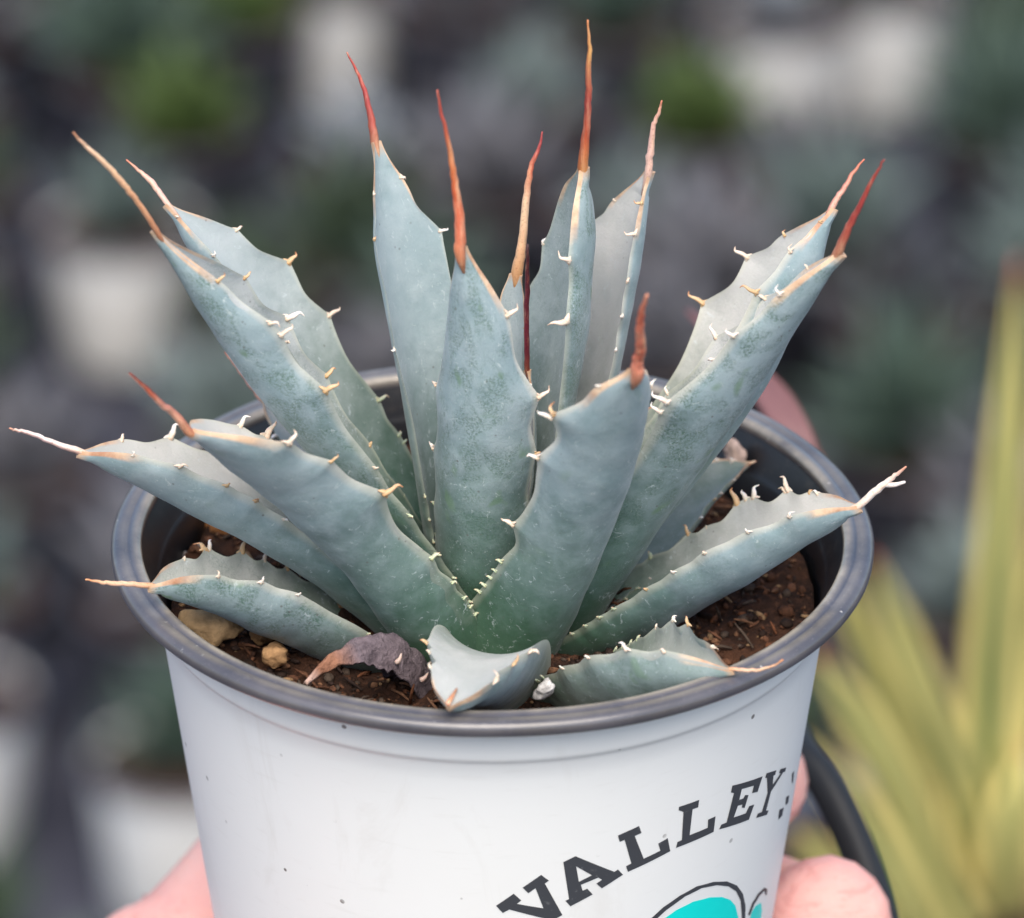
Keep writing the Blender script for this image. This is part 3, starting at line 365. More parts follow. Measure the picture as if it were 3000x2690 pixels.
def rock_bm(size, seed, sub=2, rough=0.35, squash=(1, 1, 0.8)):
    bm = bmesh.new(); bmesh.ops.create_icosphere(bm, subdivisions=sub, radius=1.0); r = random.Random(seed); off = Vector((r.uniform(0, 50), r.uniform(0, 50), r.uniform(0, 50)))
    for v in bm.verts:
        p = v.co.copy(); k = 1 + rough*mnoise.noise(p*0.9+off) + rough*0.5*mnoise.noise(p*2.3+off) + rough*0.2*mnoise.noise(p*6+off)
        v.co = Vector((p.x*k*squash[0], p.y*k*squash[1], p.z*k*squash[2]))*size*CM
    return bm
# loose bark crumbs: thousands of small chunks joined as one mass
protos = []
for s in range(10):
    b = rock_bm(1.0, s+3, 1, 0.5, (1, rng.uniform(0.45, 0.9), rng.uniform(0.3, 0.8))); b.verts.ensure_lookup_table()
    protos.append(([v.co.copy()/CM for v in b.verts], [[v.index for v in f.verts] for f in b.faces])); b.free()
V = []; Fc = []; tint = []
pal = [(0.022, 0.011, 0.007), (0.05, 0.022, 0.013), (0.10, 0.042, 0.022), (0.16, 0.07, 0.038), (0.22, 0.11, 0.06), (0.035, 0.02, 0.016), (0.085, 0.06, 0.045), (0.34, 0.21, 0.11), (0.17, 0.065, 0.03)]
for i in range(4200):
    a = rng.uniform(0, 2*math.pi); r = 4.55*math.sqrt(rng.random())
    x, y = r*math.cos(a), r*math.sin(a)
    if x*x+y*y < 0.9: continue
    s = rng.choice([0.025, 0.03, 0.04, 0.055, 0.075, 0.10]) * rng.uniform(0.7, 1.3)
    pv, pf = rng.choice(protos); rot = Matrix.Rotation(rng.uniform(0, 6.28), 3, 'Z') @ Matrix.Rotation(rng.uniform(0, 6.28), 3, 'X')
    c = Vector((x, y, soil_z(x, y)+s*0.25)); base = len(V); cc = rng.choice(pal)
    for v in pv: V.append(((rot @ v)*s + c)*CM); tint.append((*cc, 1))
    for f in pf: Fc.append([base+k for k in f])
# short bark shreds
for i in range(260):
    a = rng.uniform(0, 2*math.pi); r = 4.3*math.sqrt(rng.uniform(0.15, 1)); x, y = r*math.cos(a), r*math.sin(a)
    dx = Vector((rng.uniform(-1, 1), rng.uniform(-1, 1), rng.uniform(-0.1, 0.5))).normalized(); l = rng.uniform(0.15, 0.5)
    c = Vector((x, y, soil_z(x, y)+0.05)); p2 = c+dx*l*0.5+Vector((0, 0, rng.uniform(0, .06))); p3 = c+dx*l
    tv, tf, _ = tube([c, p2, p3], [0.02, 0.026, 0.012], 5); b = len(V); cc = rng.choice(pal[2:])
    V += [tuple(v) for v in tv]; tint += [(*cc, 1)]*len(tv); Fc += [[b+k for k in f] for f in tf]
mc = Mat('bark_crumb', 0.85, 0.25); vc = mc.attr('tint', 'Color'); n = mc.noise(mc.coords(), 1200, 4, 0.7)
mc.base(mc.mix(mc.ramp(n, [(0.35, 0.6), (0.65, 0.0)]), vc, (0.012, 0.007, 0.005))); mc.bump(n, 0.6, 0.0006)
cr = obj('bark_crumbs', mesh('bark_crumbs', V, Fc, {'tint': tint}), mc); tag(cr, 'loose bark crumbs and shreds scattered over the potting soil', 'soil crumbs', kind='stuff')
STCOL = {'tan': (0.50, 0.33, 0.17), 'tan2': (0.42, 0.24, 0.11), 'tan3': (0.46, 0.27, 0.13), 'pink': (0.60, 0.43, 0.36), 'white': (0.70, 0.68, 0.66), 'rust': (0.34, 0.145, 0.05), 'grey': (0.40, 0.37, 0.37), 'pale': (0.55, 0.40, 0.33)}
STLAB = ['largest tan stone lying against the rim below the left leaves', 'small round brown stone beside the largest tan stone', 'brown stone between the dried leaf and the largest tan stone',
         'pinkish pebble wedged between two left leaves', 'white perlite grain beside the short front leaf tip', 'rust coloured lump of bark under the long low left leaf',
         'grey pebble near the black inner wall at the left', 'tiny grey pebble touching the black inner wall at the left', 'pale pebble stuck to the inner wall at the right back', 'tiny tan grit just above the largest tan stone', 'tiny rust coloured grit under the low left leaf tip']
STONES[8][:3] = [3.62, 3.02, -0.48]; STONES[4][:3] = [0.72, -3.45, -0.72]
for i, (x, y, z, s, ck) in enumerate(STONES):
    c = STCOL[ck]; m = Mat('stone_'+ck, 0.85, 0.25); co = m.coords(); n = m.noise(co, 600, 5, 0.65); n2 = m.noise(co, 220, 3)
    k = m.mix(m.ramp(n, [(0.3, 0.7), (0.6, 0.0)]), c, tuple(v*0.45 for v in c)); k = m.mix(m.ramp(n2, [(0.55, 0.0), (0.7, 0.5)]), k, tuple(min(0.8, v*1.35+0.03) for v in c))
    m.base(k); m.bump(n, 0.7, 0.0008)
    o = obj('pebble', rock_bm(s, 20+i, 3, 0.62, (1, 0.8, 0.7)), m, loc=(x*CM, y*CM, (z+0.1)*CM)); o.rotation_euler = (0.3*i, 0.2*i, 0.9*i)
    tag(o, STLAB[i], 'pebble', 'stones lying on the potting soil')

# ------------------------------------------------------------------ agave
TK = np.array([0, .2, .4, .6, .8, .93, 1.0])
def wfun(wv, t):
    y = np.append(np.asarray(wv)[:6], np.asarray(wv)[6]); h = np.diff(TK); d = np.diff(y)/h; m = np.zeros(len(TK))
    for i in range(1, len(TK)-1): m[i] = 0 if d[i-1]*d[i] <= 0 else 2*d[i-1]*d[i]/(d[i-1]+d[i])
    m[0] = d[0]; m[-1] = 0.3*d[-1]; m[-2] *= 1.3
    i = np.clip(np.searchsorted(TK, t, side='right')-1, 0, len(TK)-2); s = (t-TK[i])/h[i]
    return (2*s**3-3*s**2+1)*y[i]+(s**3-2*s**2+s)*h[i]*m[i]+(-2*s**3+3*s**2)*y[i+1]+(s**3-s**2)*h[i]*m[i+1]
def leaf_frames(L, t):
    P = np.array(L['P'], float); t = np.asarray(t, float)
    b = np.stack([(1-t)**3, 3*t*(1-t)**2, 3*t*t*(1-t), t**3], -1); K = b @ P
    db = np.stack([-3*(1-t)**2, 3*(1-t)**2-6*t*(1-t), 6*t*(1-t)-3*t*t, 3*t*t], -1); T = db @ P; T /= np.linalg.norm(T, axis=1)[:, None]
    a = P[3]-P[0]; a = np.array([a[0], a[1], 0]); a /= np.linalg.norm(a)+1e-9; S0 = np.array([a[1], -a[0], 0.])
    S = S0-T*(T @ S0)[:, None]; S /= np.linalg.norm(S, axis=1)[:, None]; N = np.cross(S, T)
    ang = L['tw'][0]+(L['tw'][1]-L['tw'][0])*t; c, s = np.cos(ang)[:, None], np.sin(ang)[:, None]
    S, N = S*c+N*s, N*c-S*s
    W_ = wfun(np.append(np.maximum(L['w'], .05), L['sp'][0][3]*1.02), t); F_ = np.maximum(L['f'][0]+(L['f'][1]-L['f'][0])*t, .05)
    return K, T, S, N, W_, F_
def edge_gain(L, t, side):
    """bumps under the teeth, shallow bays between them"""
    g = np.zeros_like(t)
    ts = sorted(x[1] for x in L['t'] if x[0] == side)
    for x in L['t']:
        if x[0] != side: continue
        ln = math.sqrt(sum(v*v for v in x[2])); h = min(0.20, 0.6*ln)*(0.3 if x[1] > 0.86 else 0.45 if x[1] < 0.36 else 1.0)
        sg = 0.013 + 0.024*min(1, ln/0.3)
        g += h*np.exp(-np.abs((t-x[1])/sg)**1.25)
    for a, b in zip(ts[:-1], ts[1:]):
        if b-a > 0.05:
            g -= 0.07*min(1, (b-a)/0.12)*np.exp(-((t-(a+b)/2)/(0.25*(b-a)))**2)
    return g
OLD = {'RB': 1.0, 'LH': 0.55, 'LE': 0.3, 'BH': 0.5, 'LG': 0.2, 'CD': 0.2}
RUB = {'RA': 1.0, 'LA': 0.9, 'CB': 0.75, 'CD': 1.0, 'LE': 1.0, 'RD': 0.3, 'LC': 0.22, 'FR': 0.25, 'RB': 0.6, 'LH': 0.5, 'CC': 0.5, 'LD': 0.25, 'RC': 0.25}
BEIGE = {'CA': 0.1, 'LB': 0.35, 'CD': 0.3, 'CC': 0.3, 'LA': 0.6}
THICK = {'LG': 3.2, 'LH': 1.3, 'LA': 0.78, 'RA': 0.9}
def make_leaf(key, L, parent, label, rs):
    nt, ns = 170, 12
    t = np.linspace(0, 1, nt); K, T, S, N, W_, F_ = leaf_frames(L, t)
    gm_, gp_ = edge_gain(L, t, -1), edge_gain(L, t, 1)
    TH = W_*(0.34-0.16*t)*THICK.get(key, 1.0)+0.02
    TH = TH + (W_*1.15-TH)*np.clip((t-0.955)/0.045, 0, 1)**2
    off = rs*7.31
    V = []; at = []; ac = []; ai = []; 
    sgrid = np.concatenate([np.linspace(-1, 1, 2*ns+1)])
    sgrid = np.sign(sgrid)*np.abs(sgrid)**0.85
    ring = [(s, 1) for s in sgrid] + [(s, 0) for s in sgrid[::-1][1:-1]]
    nring = len(ring)
    for i in range(nt):
        f = F_[i]
        wl_ = 0.03*mnoise.noise(Vector((t[i]*5, off, 0)))*(1 if t[i] < .95 else 0)
        for s, inner in ring:
            g = gm_[i] if s < 0 else gp_[i]
            wv = W_[i] + g*abs(s)**6
            X = wv/f*math.sin(f*s); Z = wv/f*(1-math.cos(f*s))
            p = K[i]+S[i]*X+N[i]*(Z + wl_*(1-abs(s)))
            th = TH[i]*(1-s*s)**.7
            if inner: p = p+N[i]*0.012
            else:
                p = p-N[i]*(th+0.012)
                p = p + N[i]*0.02*mnoise.noise(Vector((t[i]*14+off, s*2.2, 4.0)))
            V.append(p*CM); at.append(t[i]); ac.append(s); ai.append(inner)
    Fc = []
    for i in range(nt-1):
        for k in range(nring):
            j = (k+1) % nring; Fc.append((i*nring+k, i*nring+j, (i+1)*nring+j, (i+1)*nring+k))
    Fc.append(tuple(range(nring))[::-1]); Fc.append(tuple((nt-1)*nring+k for k in range(nring)))
    # winding check
    me = mesh('leaf', V, Fc, {'along': at, 'across': ac, 'inner': ai, 'seed': [rs*0.37]*len(V), 'old': [OLD.get(key, 0.0)]*len(V), 'rub': [RUB.get(key, 0.2)]*len(V), 'beige': [BEIGE.get(key, 0.9)]*len(V)})
    bm = bmesh.new(); bm.from_mesh(me); bmesh.ops.recalc_face_normals(bm, faces=bm.faces); bm.to_mesh(me); bm.free()
    lf = obj('leaf', me, M_LEAF, parent); me.set_sharp_from_angle(angle=math.radians(70))
    if label: lf['label'] = label
    # ---- teeth
    r = random.Random(int(rs*100))
    for side, tv, v in L['t']:
        ta = np.array([tv]); k_, t_, s_, n_, w_, f_ = [q[0] for q in leaf_frames(L, ta)]
        g = edge_gain(L, ta, side)[0]; wv = w_+g
        base = k_+s_*(wv/f_*math.sin(f_*side))+n_*(wv/f_*(1-math.cos(f_)))
        out = s_*side*math.cos(f_)+n_*math.sin(f_)
        v = np.array(v); ln = np.linalg.norm(v); d = v/ln
        tan = t_ if tv < 0.9 else t_
        # hooked horn: starts along the margin, leaves outward, curls to its tip
        side_dir = t_*(1 if d@t_ >= 0 else -1)
        p0 = base - out*0.035; p1 = base + out*0.03*min(1, ln/.15) + d*ln*0.25
        bend = (out*0.10 - side_dir*0.06)*min(1, ln/.25)
        p2 = base + d*ln*0.62 + bend*0.6; p3 = base + d*ln*1.0
        pts = smooth_poly([p0, p1, p2, p3], 4)
        br = 0.015+0.12*ln; br = min(br, 0.048)*r.uniform(0.8, 1.15); n = len(pts)
        rad = [br*(1.15-0.45*(q/(n-1)) if q/(n-1) < 0.35 else (1.0-0.86*((q/(n-1)-0.35)/0.65))*0.95)*r.uniform(0.9, 1.1) for q in range(n)]
        tv_, tf_, tt_ = tube(pts, rad, 7, 0.75, r.uniform(0, 6))
        # horny foot spreading along the margin
        ft = smooth_poly([base-t_*br*r.uniform(1.0, 2.0)-out*0.035, base+out*0.004, base+t_*br*r.uniform(1.2, 3.0)-out*0.04], 3)
        fv, ff, _ = tube(ft, [0.25*br, 0.55*br, 0.8*br, 0.95*br, 0.85*br, 0.6*br, 0.25*br], 7, 0.8)
        b = len(tv_); tv_ = list(tv_)+list(fv); tf_ = list(tf_)+[tuple(q+b for q in f) for f in ff]; tt_ = list(tt_)+[0.25]*len(fv)
        c0, c1, c2 = ((0.60, 0.47, 0.35), (0.70, 0.59, 0.49), (0.62, 0.47, 0.37))
        if tv < 0.33: c0, c1, c2 = (0.36, 0.42, 0.26), (0.50, 0.52, 0.38), (0.52, 0.38, 0.24)
        elif r.random() < 0.2: c0, c1, c2 = (0.50, 0.31, 0.15), (0.60, 0.42, 0.25), (0.44, 0.17, 0.07)
        elif r.random() < 0.5: c1, c2 = (0.78, 0.73, 0.68), (0.76, 0.68, 0.62)
        tint = []
        for q in tt_:
            a, bb, u = (c0, c1, q/0.5) if q < 0.5 else (c1, c2, (q-0.5)/0.5)
            tint.append((*[a[z]*(1-u)+bb[z]*u for z in range(3)], 1))
        obj('tooth', mesh('tooth', tv_, tf_, {'tint': tint}), M_TOOTH, lf)
    # ---- terminal spine
    sp = np.array(L['sp']); cs = SPCOL[L['col']]
    n0 = 6; pts = smooth_poly(sp[:, :3], n0); rr = np.interp(np.arange(len(pts))/n0, np.arange(len(sp)), sp[:, 3])
    # root the spine inside the blade
    pts = pts - N[-1]*rr[0]*0.45*np.exp(-np.arange(len(pts))/6.0)[:, None]
    root = pts[0]-T[-1]*0.13-N[-1]*rr[0]*0.05; root2 = pts[0]-T[-1]*0.34+N[-1]*rr[0]*0.1; rr = rr*np.interp(np.arange(len(rr)), [0, 5, len(rr)], [0.95, 0.98, 1.0]); pts = np.vstack([root2, root, pts]); rr = np.concatenate([[rr[0]*0.25, rr[0]*0.8], rr])
    for q in range(2, len(pts)-1):
        pts[q] += np.array([mnoise.noise(Vector((q*0.7, off, z*3.0))) for z in range(3)])*0.018
    sv, sf, st = tube(pts, np.maximum(rr, 0.014), 12, 0.92, 0.4, 0.05, int(rs*10))
    tint = []
    for q in st:
        x = q*(len(cs)-1); i = min(int(x), len(cs)-2); u = x-i; tint.append((*[cs[i][z]*(1-u)+cs[i+1][z]*u for z in range(3)], 1))
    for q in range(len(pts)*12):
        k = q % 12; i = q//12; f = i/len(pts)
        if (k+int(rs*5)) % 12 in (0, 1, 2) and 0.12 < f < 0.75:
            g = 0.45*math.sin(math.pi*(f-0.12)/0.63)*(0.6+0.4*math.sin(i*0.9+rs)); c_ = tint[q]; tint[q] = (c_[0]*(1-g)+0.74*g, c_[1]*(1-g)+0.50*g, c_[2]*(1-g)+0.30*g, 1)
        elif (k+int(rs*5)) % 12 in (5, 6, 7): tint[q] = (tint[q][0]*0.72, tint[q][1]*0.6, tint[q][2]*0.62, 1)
    obj('terminal_spine', mesh('terminal_spine', sv, sf, {'tint': tint}), M_SPINE, lf)
    return lf
SPCOL = {
 'tan': [(0.40, 0.17, 0.09), (0.60, 0.31, 0.17), (0.74, 0.49, 0.31), (0.76, 0.52, 0.35), (0.50, 0.21, 0.11)],
 'pink': [(0.62, 0.42, 0.33), (0.66, 0.42, 0.36), (0.62, 0.36, 0.28), (0.50, 0.17, 0.10)],
 'red': [(0.52, 0.31, 0.18), (0.40, 0.09, 0.06), (0.36, 0.06, 0.055), (0.44, 0.07, 0.05), (0.34, 0.05, 0.04)],
 'red2': [(0.62, 0.26, 0.12), (0.64, 0.33, 0.22), (0.60, 0.30, 0.22), (0.50, 0.13, 0.07), (0.34, 0.07, 0.04)],
 'red3': [(0.50, 0.22, 0.13), (0.58, 0.20, 0.13), (0.42, 0.09, 0.05), (0.55, 0.19, 0.12), (0.44, 0.09, 0.05), (0.55, 0.24, 0.15)],
 'redorange': [(0.48, 0.20, 0.10), (0.52, 0.13, 0.07), (0.50, 0.10, 0.04), (0.48, 0.16, 0.06), (0.36, 0.06, 0.045), (0.44, 0.08, 0.05)],
 'redcream': [(0.48, 0.24, 0.10), (0.62, 0.36, 0.20), (0.66, 0.46, 0.30), (0.50, 0.13, 0.07), (0.36, 0.06, 0.06), (0.32, 0.06, 0.06)],
 'orangetip': [(0.58, 0.28, 0.09), (0.44, 0.09, 0.04), (0.36, 0.06, 0.05), (0.50, 0.20, 0.10), (0.66, 0.36, 0.13), (0.60, 0.22, 0.08)],
 'pinkred': [(0.62, 0.36, 0.27), (0.60, 0.32, 0.25), (0.54, 0.22, 0.15), (0.50, 0.14, 0.08)],
 'orange': [(0.64, 0.32, 0.16), (0.70, 0.46, 0.32), (0.70, 0.44, 0.28), (0.58, 0.24, 0.10)],
 'white': [(0.66, 0.46, 0.34), (0.76, 0.66, 0.60), (0.76, 0.66, 0.62), (0.66, 0.50, 0.44), (0.55, 0.25, 0.16)],
 'maroon': [(0.30, 0.10, 0.04), (0.14, 0.015, 0.03), (0.13, 0.012, 0.028), (0.075, 0.01, 0.018), (0.04, 0.01, 0.012)],
}
agave = tag(empty('agave_plant', (0, 0, -0.015)), 'blue green agave rosette with red spines growing in the white pot', 'agave plant')
agv_off = Vector((0, 0, 0.015))
LEAFLAB = {'CI': 'youngest leaf with a thin maroon spine in the heart of the rosette', 'CC': 'narrow inner leaf with a red and cream spine', 'CB': 'front centre leaf standing upright with a rust red spine',
           'FR': 'blunt greyish leaf leaning to the viewer with a short wavy spine', 'LC': 'broad leaf curving to the left with a bent reddish spine', 'LD': 'lowest long leaf reaching left past the rim with a white spine',
           'RC': 'low right leaf with a white forked spine', 'LG': 'stubby leaf bending over the front rim', 'CD': 'tallest leaf with an orange tipped spine', 'LH': 'low right front leaf lying on the rim with a shredded orange tip',
           'LE': 'short low leaf lying on the left rim with an orange spine', 'RB': 'small leaf hidden low at the right back'}
lp = []
for i, (k, L) in enumerate(LEAVES.items()):
    lf = make_leaf(k, L, agave, LEAFLAB.get(k), 1.0+i*0.618)
    lf.location = agv_off
    lp.append(lf)
# second prong of the forked white spine
sp = np.array(LEAVES['RC']['sp'])[:, :3]
a = sp[1]*0.6+sp[2]*0.4; b = a + (sp[3]-sp[1])*0.62 + np.array([0.05, -0.05, -0.16]); mid = (a+b)/2+np.array([0, 0, -0.03])
v_, f_, t_ = tube(smooth_poly([a, mid, b], 5), np.linspace(0.05, 0.022, 11), 8)
obj('terminal_spine', mesh('terminal_spine', v_, f_, {'tint': [(0.74, 0.66, 0.62, 1)]*len(v_)}), M_SPINE, [l for l, k in zip(lp, LEAVES) if k == 'RC'][0])
# withered leaf curled on the soil
md = Mat('withered_leaf', 0.85, 0.2); co = md.coords(); n = md.noise(co, 350, 6, 0.7); n2 = md.noise(co, 90, 3); al = md.attr('along')
c = md.mix(md.ramp(n, [(0.3, 0.0), (0.7, 1.0)]), (0.055, 0.042, 0.05), (0.22, 0.175, 0.195))
c = md.mix(md.ramp(al, [(0.58, 0.0), (0.74, 0.9)]), c, md.mix(n, (0.17, 0.07, 0.04), (0.42, 0.20, 0.11)))
c = md.mix(md.ramp(al, [(0.86, 0.0), (0.95, 0.9)]), c, (0.58, 0.40, 0.33)); md.base(c); md.bump(n, 0.9, 0.0016)
DL = smooth_poly(WITHERED, 12)
V = []; Fc = []; al_ = []; nn = len(DL); nr_ = 15
wd = np.interp(np.linspace(0, 1, nn), [0, .2, .4, .55, .68, .8, .9, 1], [.42, .42, .36, .26, .16, .11, .055, .035])
Td = np.gradient(DL, axis=0); Td /= np.linalg.norm(Td, axis=1)[:, None]
for layer in (0, 1):
    for i in range(nn):
        S_ = np.cross(Td[i], [0, 0, 1.0]); S_ /= np.linalg.norm(S_); N_ = np.cross(S_, Td[i])
        for k in range(nr_):
            s = -1+2*k/(nr_-1); cr_ = 0.10*mnoise.noise(Vector((i*0.16, s*2.4, 2)))*min(1, wd[i]*3) + 0.05*mnoise.noise(Vector((i*0.4, s*6, 7)))*min(1, wd[i]*3)
            e = 1+0.16*mnoise.noise(Vector((i*0.35, 10*np.sign(s), 0)))
            p = DL[i]+S_*s*wd[i]*e*0.8+N_*(-1.1*wd[i]*s*s+cr_-layer*(0.03+0.10*(1-s*s)*min(1, wd[i]*2.5)*(1 if i/nn > .5 else .25))); V.append(p*CM); al_.append(i/(nn-1))
q = nn*nr_
for i in range(nn-1):
    for k in range(nr_-1):
        a = i*nr_+k; Fc.append((a, a+1, a+nr_+1, a+nr_)); Fc.append((q+a, q+a+nr_, q+a+nr_+1, q+a+1))
    for k in (0, nr_-1):
        a = i*nr_+k; Fc.append((a, a+nr_, q+a+nr_, q+a) if k == 0 else (a, q+a, q+a+nr_, a+nr_))
for i in (0, nn-1):
    for k in range(nr_-1):
        a = i*nr_+k; Fc.append((a, q+a, q+a+1, a+1) if i == 0 else (a, a+1, q+a+1, q+a))
dead = obj('leaf', mesh('leaf', V, Fc, {'along': al_}), md, agave, loc=agv_off); dead['label'] = 'withered brown grey leaf curled over the soil at the front'
for i, s in ((10, 1), (16, 1), (22, 1), (28, 1), (13, -1), (25, -1)):
    S_ = np.cross(Td[i], [0, 0, 1.0]); S_ /= np.linalg.norm(S_); N_ = np.cross(S_, Td[i]); b = DL[i]+S_*s*wd[i]*0.8-N_*0.7*wd[i]
    v_, f_, t_ = tube(smooth_poly([b-N_*.02, b+N_*.05+S_*s*.03, b+N_*.13+S_*s*.02], 3), [0.04, .04, .036, .03, .024, .018, .01], 6)
    obj('tooth', mesh('tooth', v_, f_, {'tint': [(0.50, 0.38, 0.33, 1)]*len(v_)}), M_TOOTH, dead)

# ------------------------------------------------------------------ hand holding the pot from behind
def skin_material():
    m = Mat('skin', 0.48, 0.4); co = m.coords(); n = m.noise(co, 60, 3); n2 = m.noise(co, 900, 4, 0.6)
    c = m.mix(m.ramp(n, [(0.35, 0.0), (0.7, 1.0)]), (0.74, 0.36, 0.32), (0.78, 0.45, 0.38)); c = m.mix(m.ramp(n2, [(0.55, 0.0), (0.75, 0.25)]), c, (0.62, 0.25, 0.21))
    cr = m.noise(m.mapping(co, (1, 1, 4)), 160, 4, 0.6, 0.6); c = m.mix(m.ramp(cr, [(0.36, 0.35), (0.44, 0.0)]), c, (0.52, 0.20, 0.17))
    m.base(c); m.bump(m.math('ADD', m.math('MULTIPLY', cr, 2.0), n2), 0.4, 0.0006); m.set('Subsurface Weight', 0.35); m.b.inputs['Subsurface Radius'].default_value = (1.0, 0.35, 0.25); m.set('Subsurface Scale', 0.006); return m
M_SKIN = skin_material()
def hand():
    me = bpy.data.meshes.new('person'); bm = bmesh.new(); sk = bm.verts.layers.skin.verify()
    def vert(p, r, root=False):
        v = bm.verts.new(Vector(p)*CM); rr = r if hasattr(r, '__len__') else (r, r); v[sk].radius = (rr[0]*CM, rr[1]*CM); v[sk].use_root = root; return v
    def chain(start, pts):
        a = start; 
        for p, r in pts:
            b = vert(p, r); bm.edges.new((a, b)); a = b
        return a
    def ring(ang, z, gap=0.85):
        a = math.radians(ang); r = wall_r(z)+gap; return (r*math.cos(a), r*math.sin(a), z)
    wrist = vert((-7.8, 0.3, -12.6), (2.0, 1.7), True)
    chain(wrist, [((-11.5, -4.5, -16.5), (2.4, 2.0)), ((-17, -11, -21), (3.2, 2.7))])
    palm = vert((-5.5, 2.2, -10.7), (1.7, 1.5)); bm.edges.new((wrist, palm))
    web = vert((-4.5, 2.9, -9.0), (1.25, 1.2)); bm.edges.new((palm, web))
    # fingers run round the back of the pot to the right hand side
    k1 = vert((-3.3, 5.0, -8.2), 1.1); bm.edges.new((web, k1))
    chain(k1, [(ring(95, -7.2, 0.95), 1.0), (ring(66, -6.6, 0.9), 0.98), (ring(48, -6.3, 0.9), 0.94), (ring(38, -6.15, 0.9), 0.98), (ring(30, -6.0, 0.88), 0.86)])
    k2 = vert((-3.3, 5.1, -9.9), 1.15); bm.edges.new((palm, k2))
    chain(k2, [(ring(92, -9.2, 1.0), 1.1), (ring(55, -8.5, 1.0), 1.05), (ring(30, -8.2, 1.05), 1.05), (ring(20, -7.9, 1.15), 0.95), (ring(12, -7.35, 1.15), 1.12), (ring(4, -6.95, 1.08), 1.0)])
    k3 = vert((-3.6, 4.6, -11.4), 1.0); bm.edges.new((palm, k3))
    chain(k3, [(ring(100, -11, 1.2), 0.88), (ring(62, -10.4, 1.0), 0.82), (ring(38, -9.9, 0.9), 0.76), (ring(24, -9.5, 0.9), 0.62)])
    # thumb comes round the front left, low on the wall
    th = vert((-6.4, -1.8, -11.2), 1.3); bm.edges.new((wrist, th))
    chain(th, [((-5.0, -3.2, -10.0), 1.1), ((-3.4, -4.3, -9.4), 0.95), ((-2.2, -4.75, -9.0), 0.75)])
    bm.to_mesh(me); bm.free()
    o = bpy.data.objects.new('person', me); coll.objects.link(o); me.materials.append(M_SKIN.m)
    a = o.modifiers.new('skin', 'SKIN'); a.use_smooth_shade = True
    s = o.modifiers.new('sub', 'SUBSURF'); s.levels = 2; s.render_levels = 2
    return o
person = tag(hand(), 'bare hand holding the white pot from behind, pink fingertips showing at the right', 'person')

# ------------------------------------------------------------------ background: bench of potted plants far below and behind
mb = Mat('bench_cloth', 0.8, 0.25); co = mb.coords(); n = mb.noise(co, 6, 5, 0.6); n2 = mb.noise(co, 60, 4)
mb.base(mb.mix(mb.ramp(n, [(0.35, 0.0), (0.7, 1.0)]), (0.020, 0.022, 0.034), (0.055, 0.056, 0.076))); mb.bump(n2, 0.4, 0.003)
bench = obj('ground', mesh('ground', [(-9, -3, -2.05), (9, -3, -2.05), (9, 14, -2.05), (-9, 14, -2.05)], [(0, 1, 2, 3)]), mb, smooth=False); tag(bench, kind='structure')
rb = random.Random(11)
M_DARKPOT = Mat('dark_pot_plastic', 0.45, 0.4); n = M_DARKPOT.noise(M_DARKPOT.coords(), 20, 3); M_DARKPOT.base(M_DARKPOT.mix(n, (0.022, 0.023, 0.032), (0.045, 0.046, 0.06)))
def pot_far(white):
    r = empty('plant_pot')
    pr = [(5.3, -0.2), (5.05, -0.4), (4.95, -1.0), (4.1, -9.2), (3.9, -9.6), (0.05, -9.6)]
    V, Fc = lathe(pr, 32); obj('wall', mesh('wall', V, Fc), M_WHITE if white else M_DARKPOT, r)
    V, Fc = lathe([(5.05, -0.5), (5.06, 0.0), (5.45, 0.0), (5.5, -0.2), (5.28, -0.25)], 32); obj('rim', mesh('rim', V, Fc), M_RIM, r)
    V, Fc = lathe([(5.05, -0.9), (2.5, -1.0), (0.03, -1.0)], 24); obj('soil', mesh('soil', V, Fc), M_SOIL, r)
    if white:
        bm = bmesh.new(); 
        c, s = -0.1, 1.0
        pts = [(0.42*math.cos(q*math.pi/8), -4.8+1.8*math.sin(q*math.pi/8)) for q in range(16)]
        vs2 = [bm.verts.new(Vector((math.sin(a)*(wall_r(z)+.03), -math.cos(a)*(wall_r(z)+.03), z))*CM) for a, z in pts]; bm.faces.new(vs2); obj('emblem', bm, mt, r)
    return r
def rosette_far(seed, color, n=22, length=7.5, wide=1.1, spread=1.0):
    r = random.Random(seed); V = []; Fc = []; 
    for i in range(n):
        az = i*2.39996+r.uniform(-.2, .2); el = math.radians(12+70*(i/n)**0.9)/spread; ln = length*r.uniform(.75, 1.1)
        d = np.array([math.cos(az)*math.cos(el), math.sin(az)*math.cos(el), math.sin(el)]); s = np.array([-math.sin(az), math.cos(az), 0]); nn_ = np.cross(s, d)*-1
        for k in range(7):
            t = k/6; p = d*ln*t+np.array([0, 0, 0.9*ln*0.18*math.sin(t*2.2)]); w_ = wide*[.75, .85, .98, 1., .8, .45, .03][k]
            for u, zz in ((-1, .35), (0, 0), (1, .35), (0, -.35)):
                V.append((p+s*u*w_*.9+nn_*(-zz)*w_)*CM)
        b = len(V)-28
        for k in range(6):
            for q in range(4):
                j = (q+1) % 4; Fc.append((b+k*4+q, b+k*4+j, b+(k+1)*4+j, b+(k+1)*4+q))
    m = Mat('background_leaf', 0.6, 0.3); co = m.coords(); nz = m.noise(co, 40, 3)
    m.base(m.mix(nz, tuple(c*0.75 for c in color), tuple(c*1.2 for c in color)))
    return mesh('succulent_plant', V, Fc), m
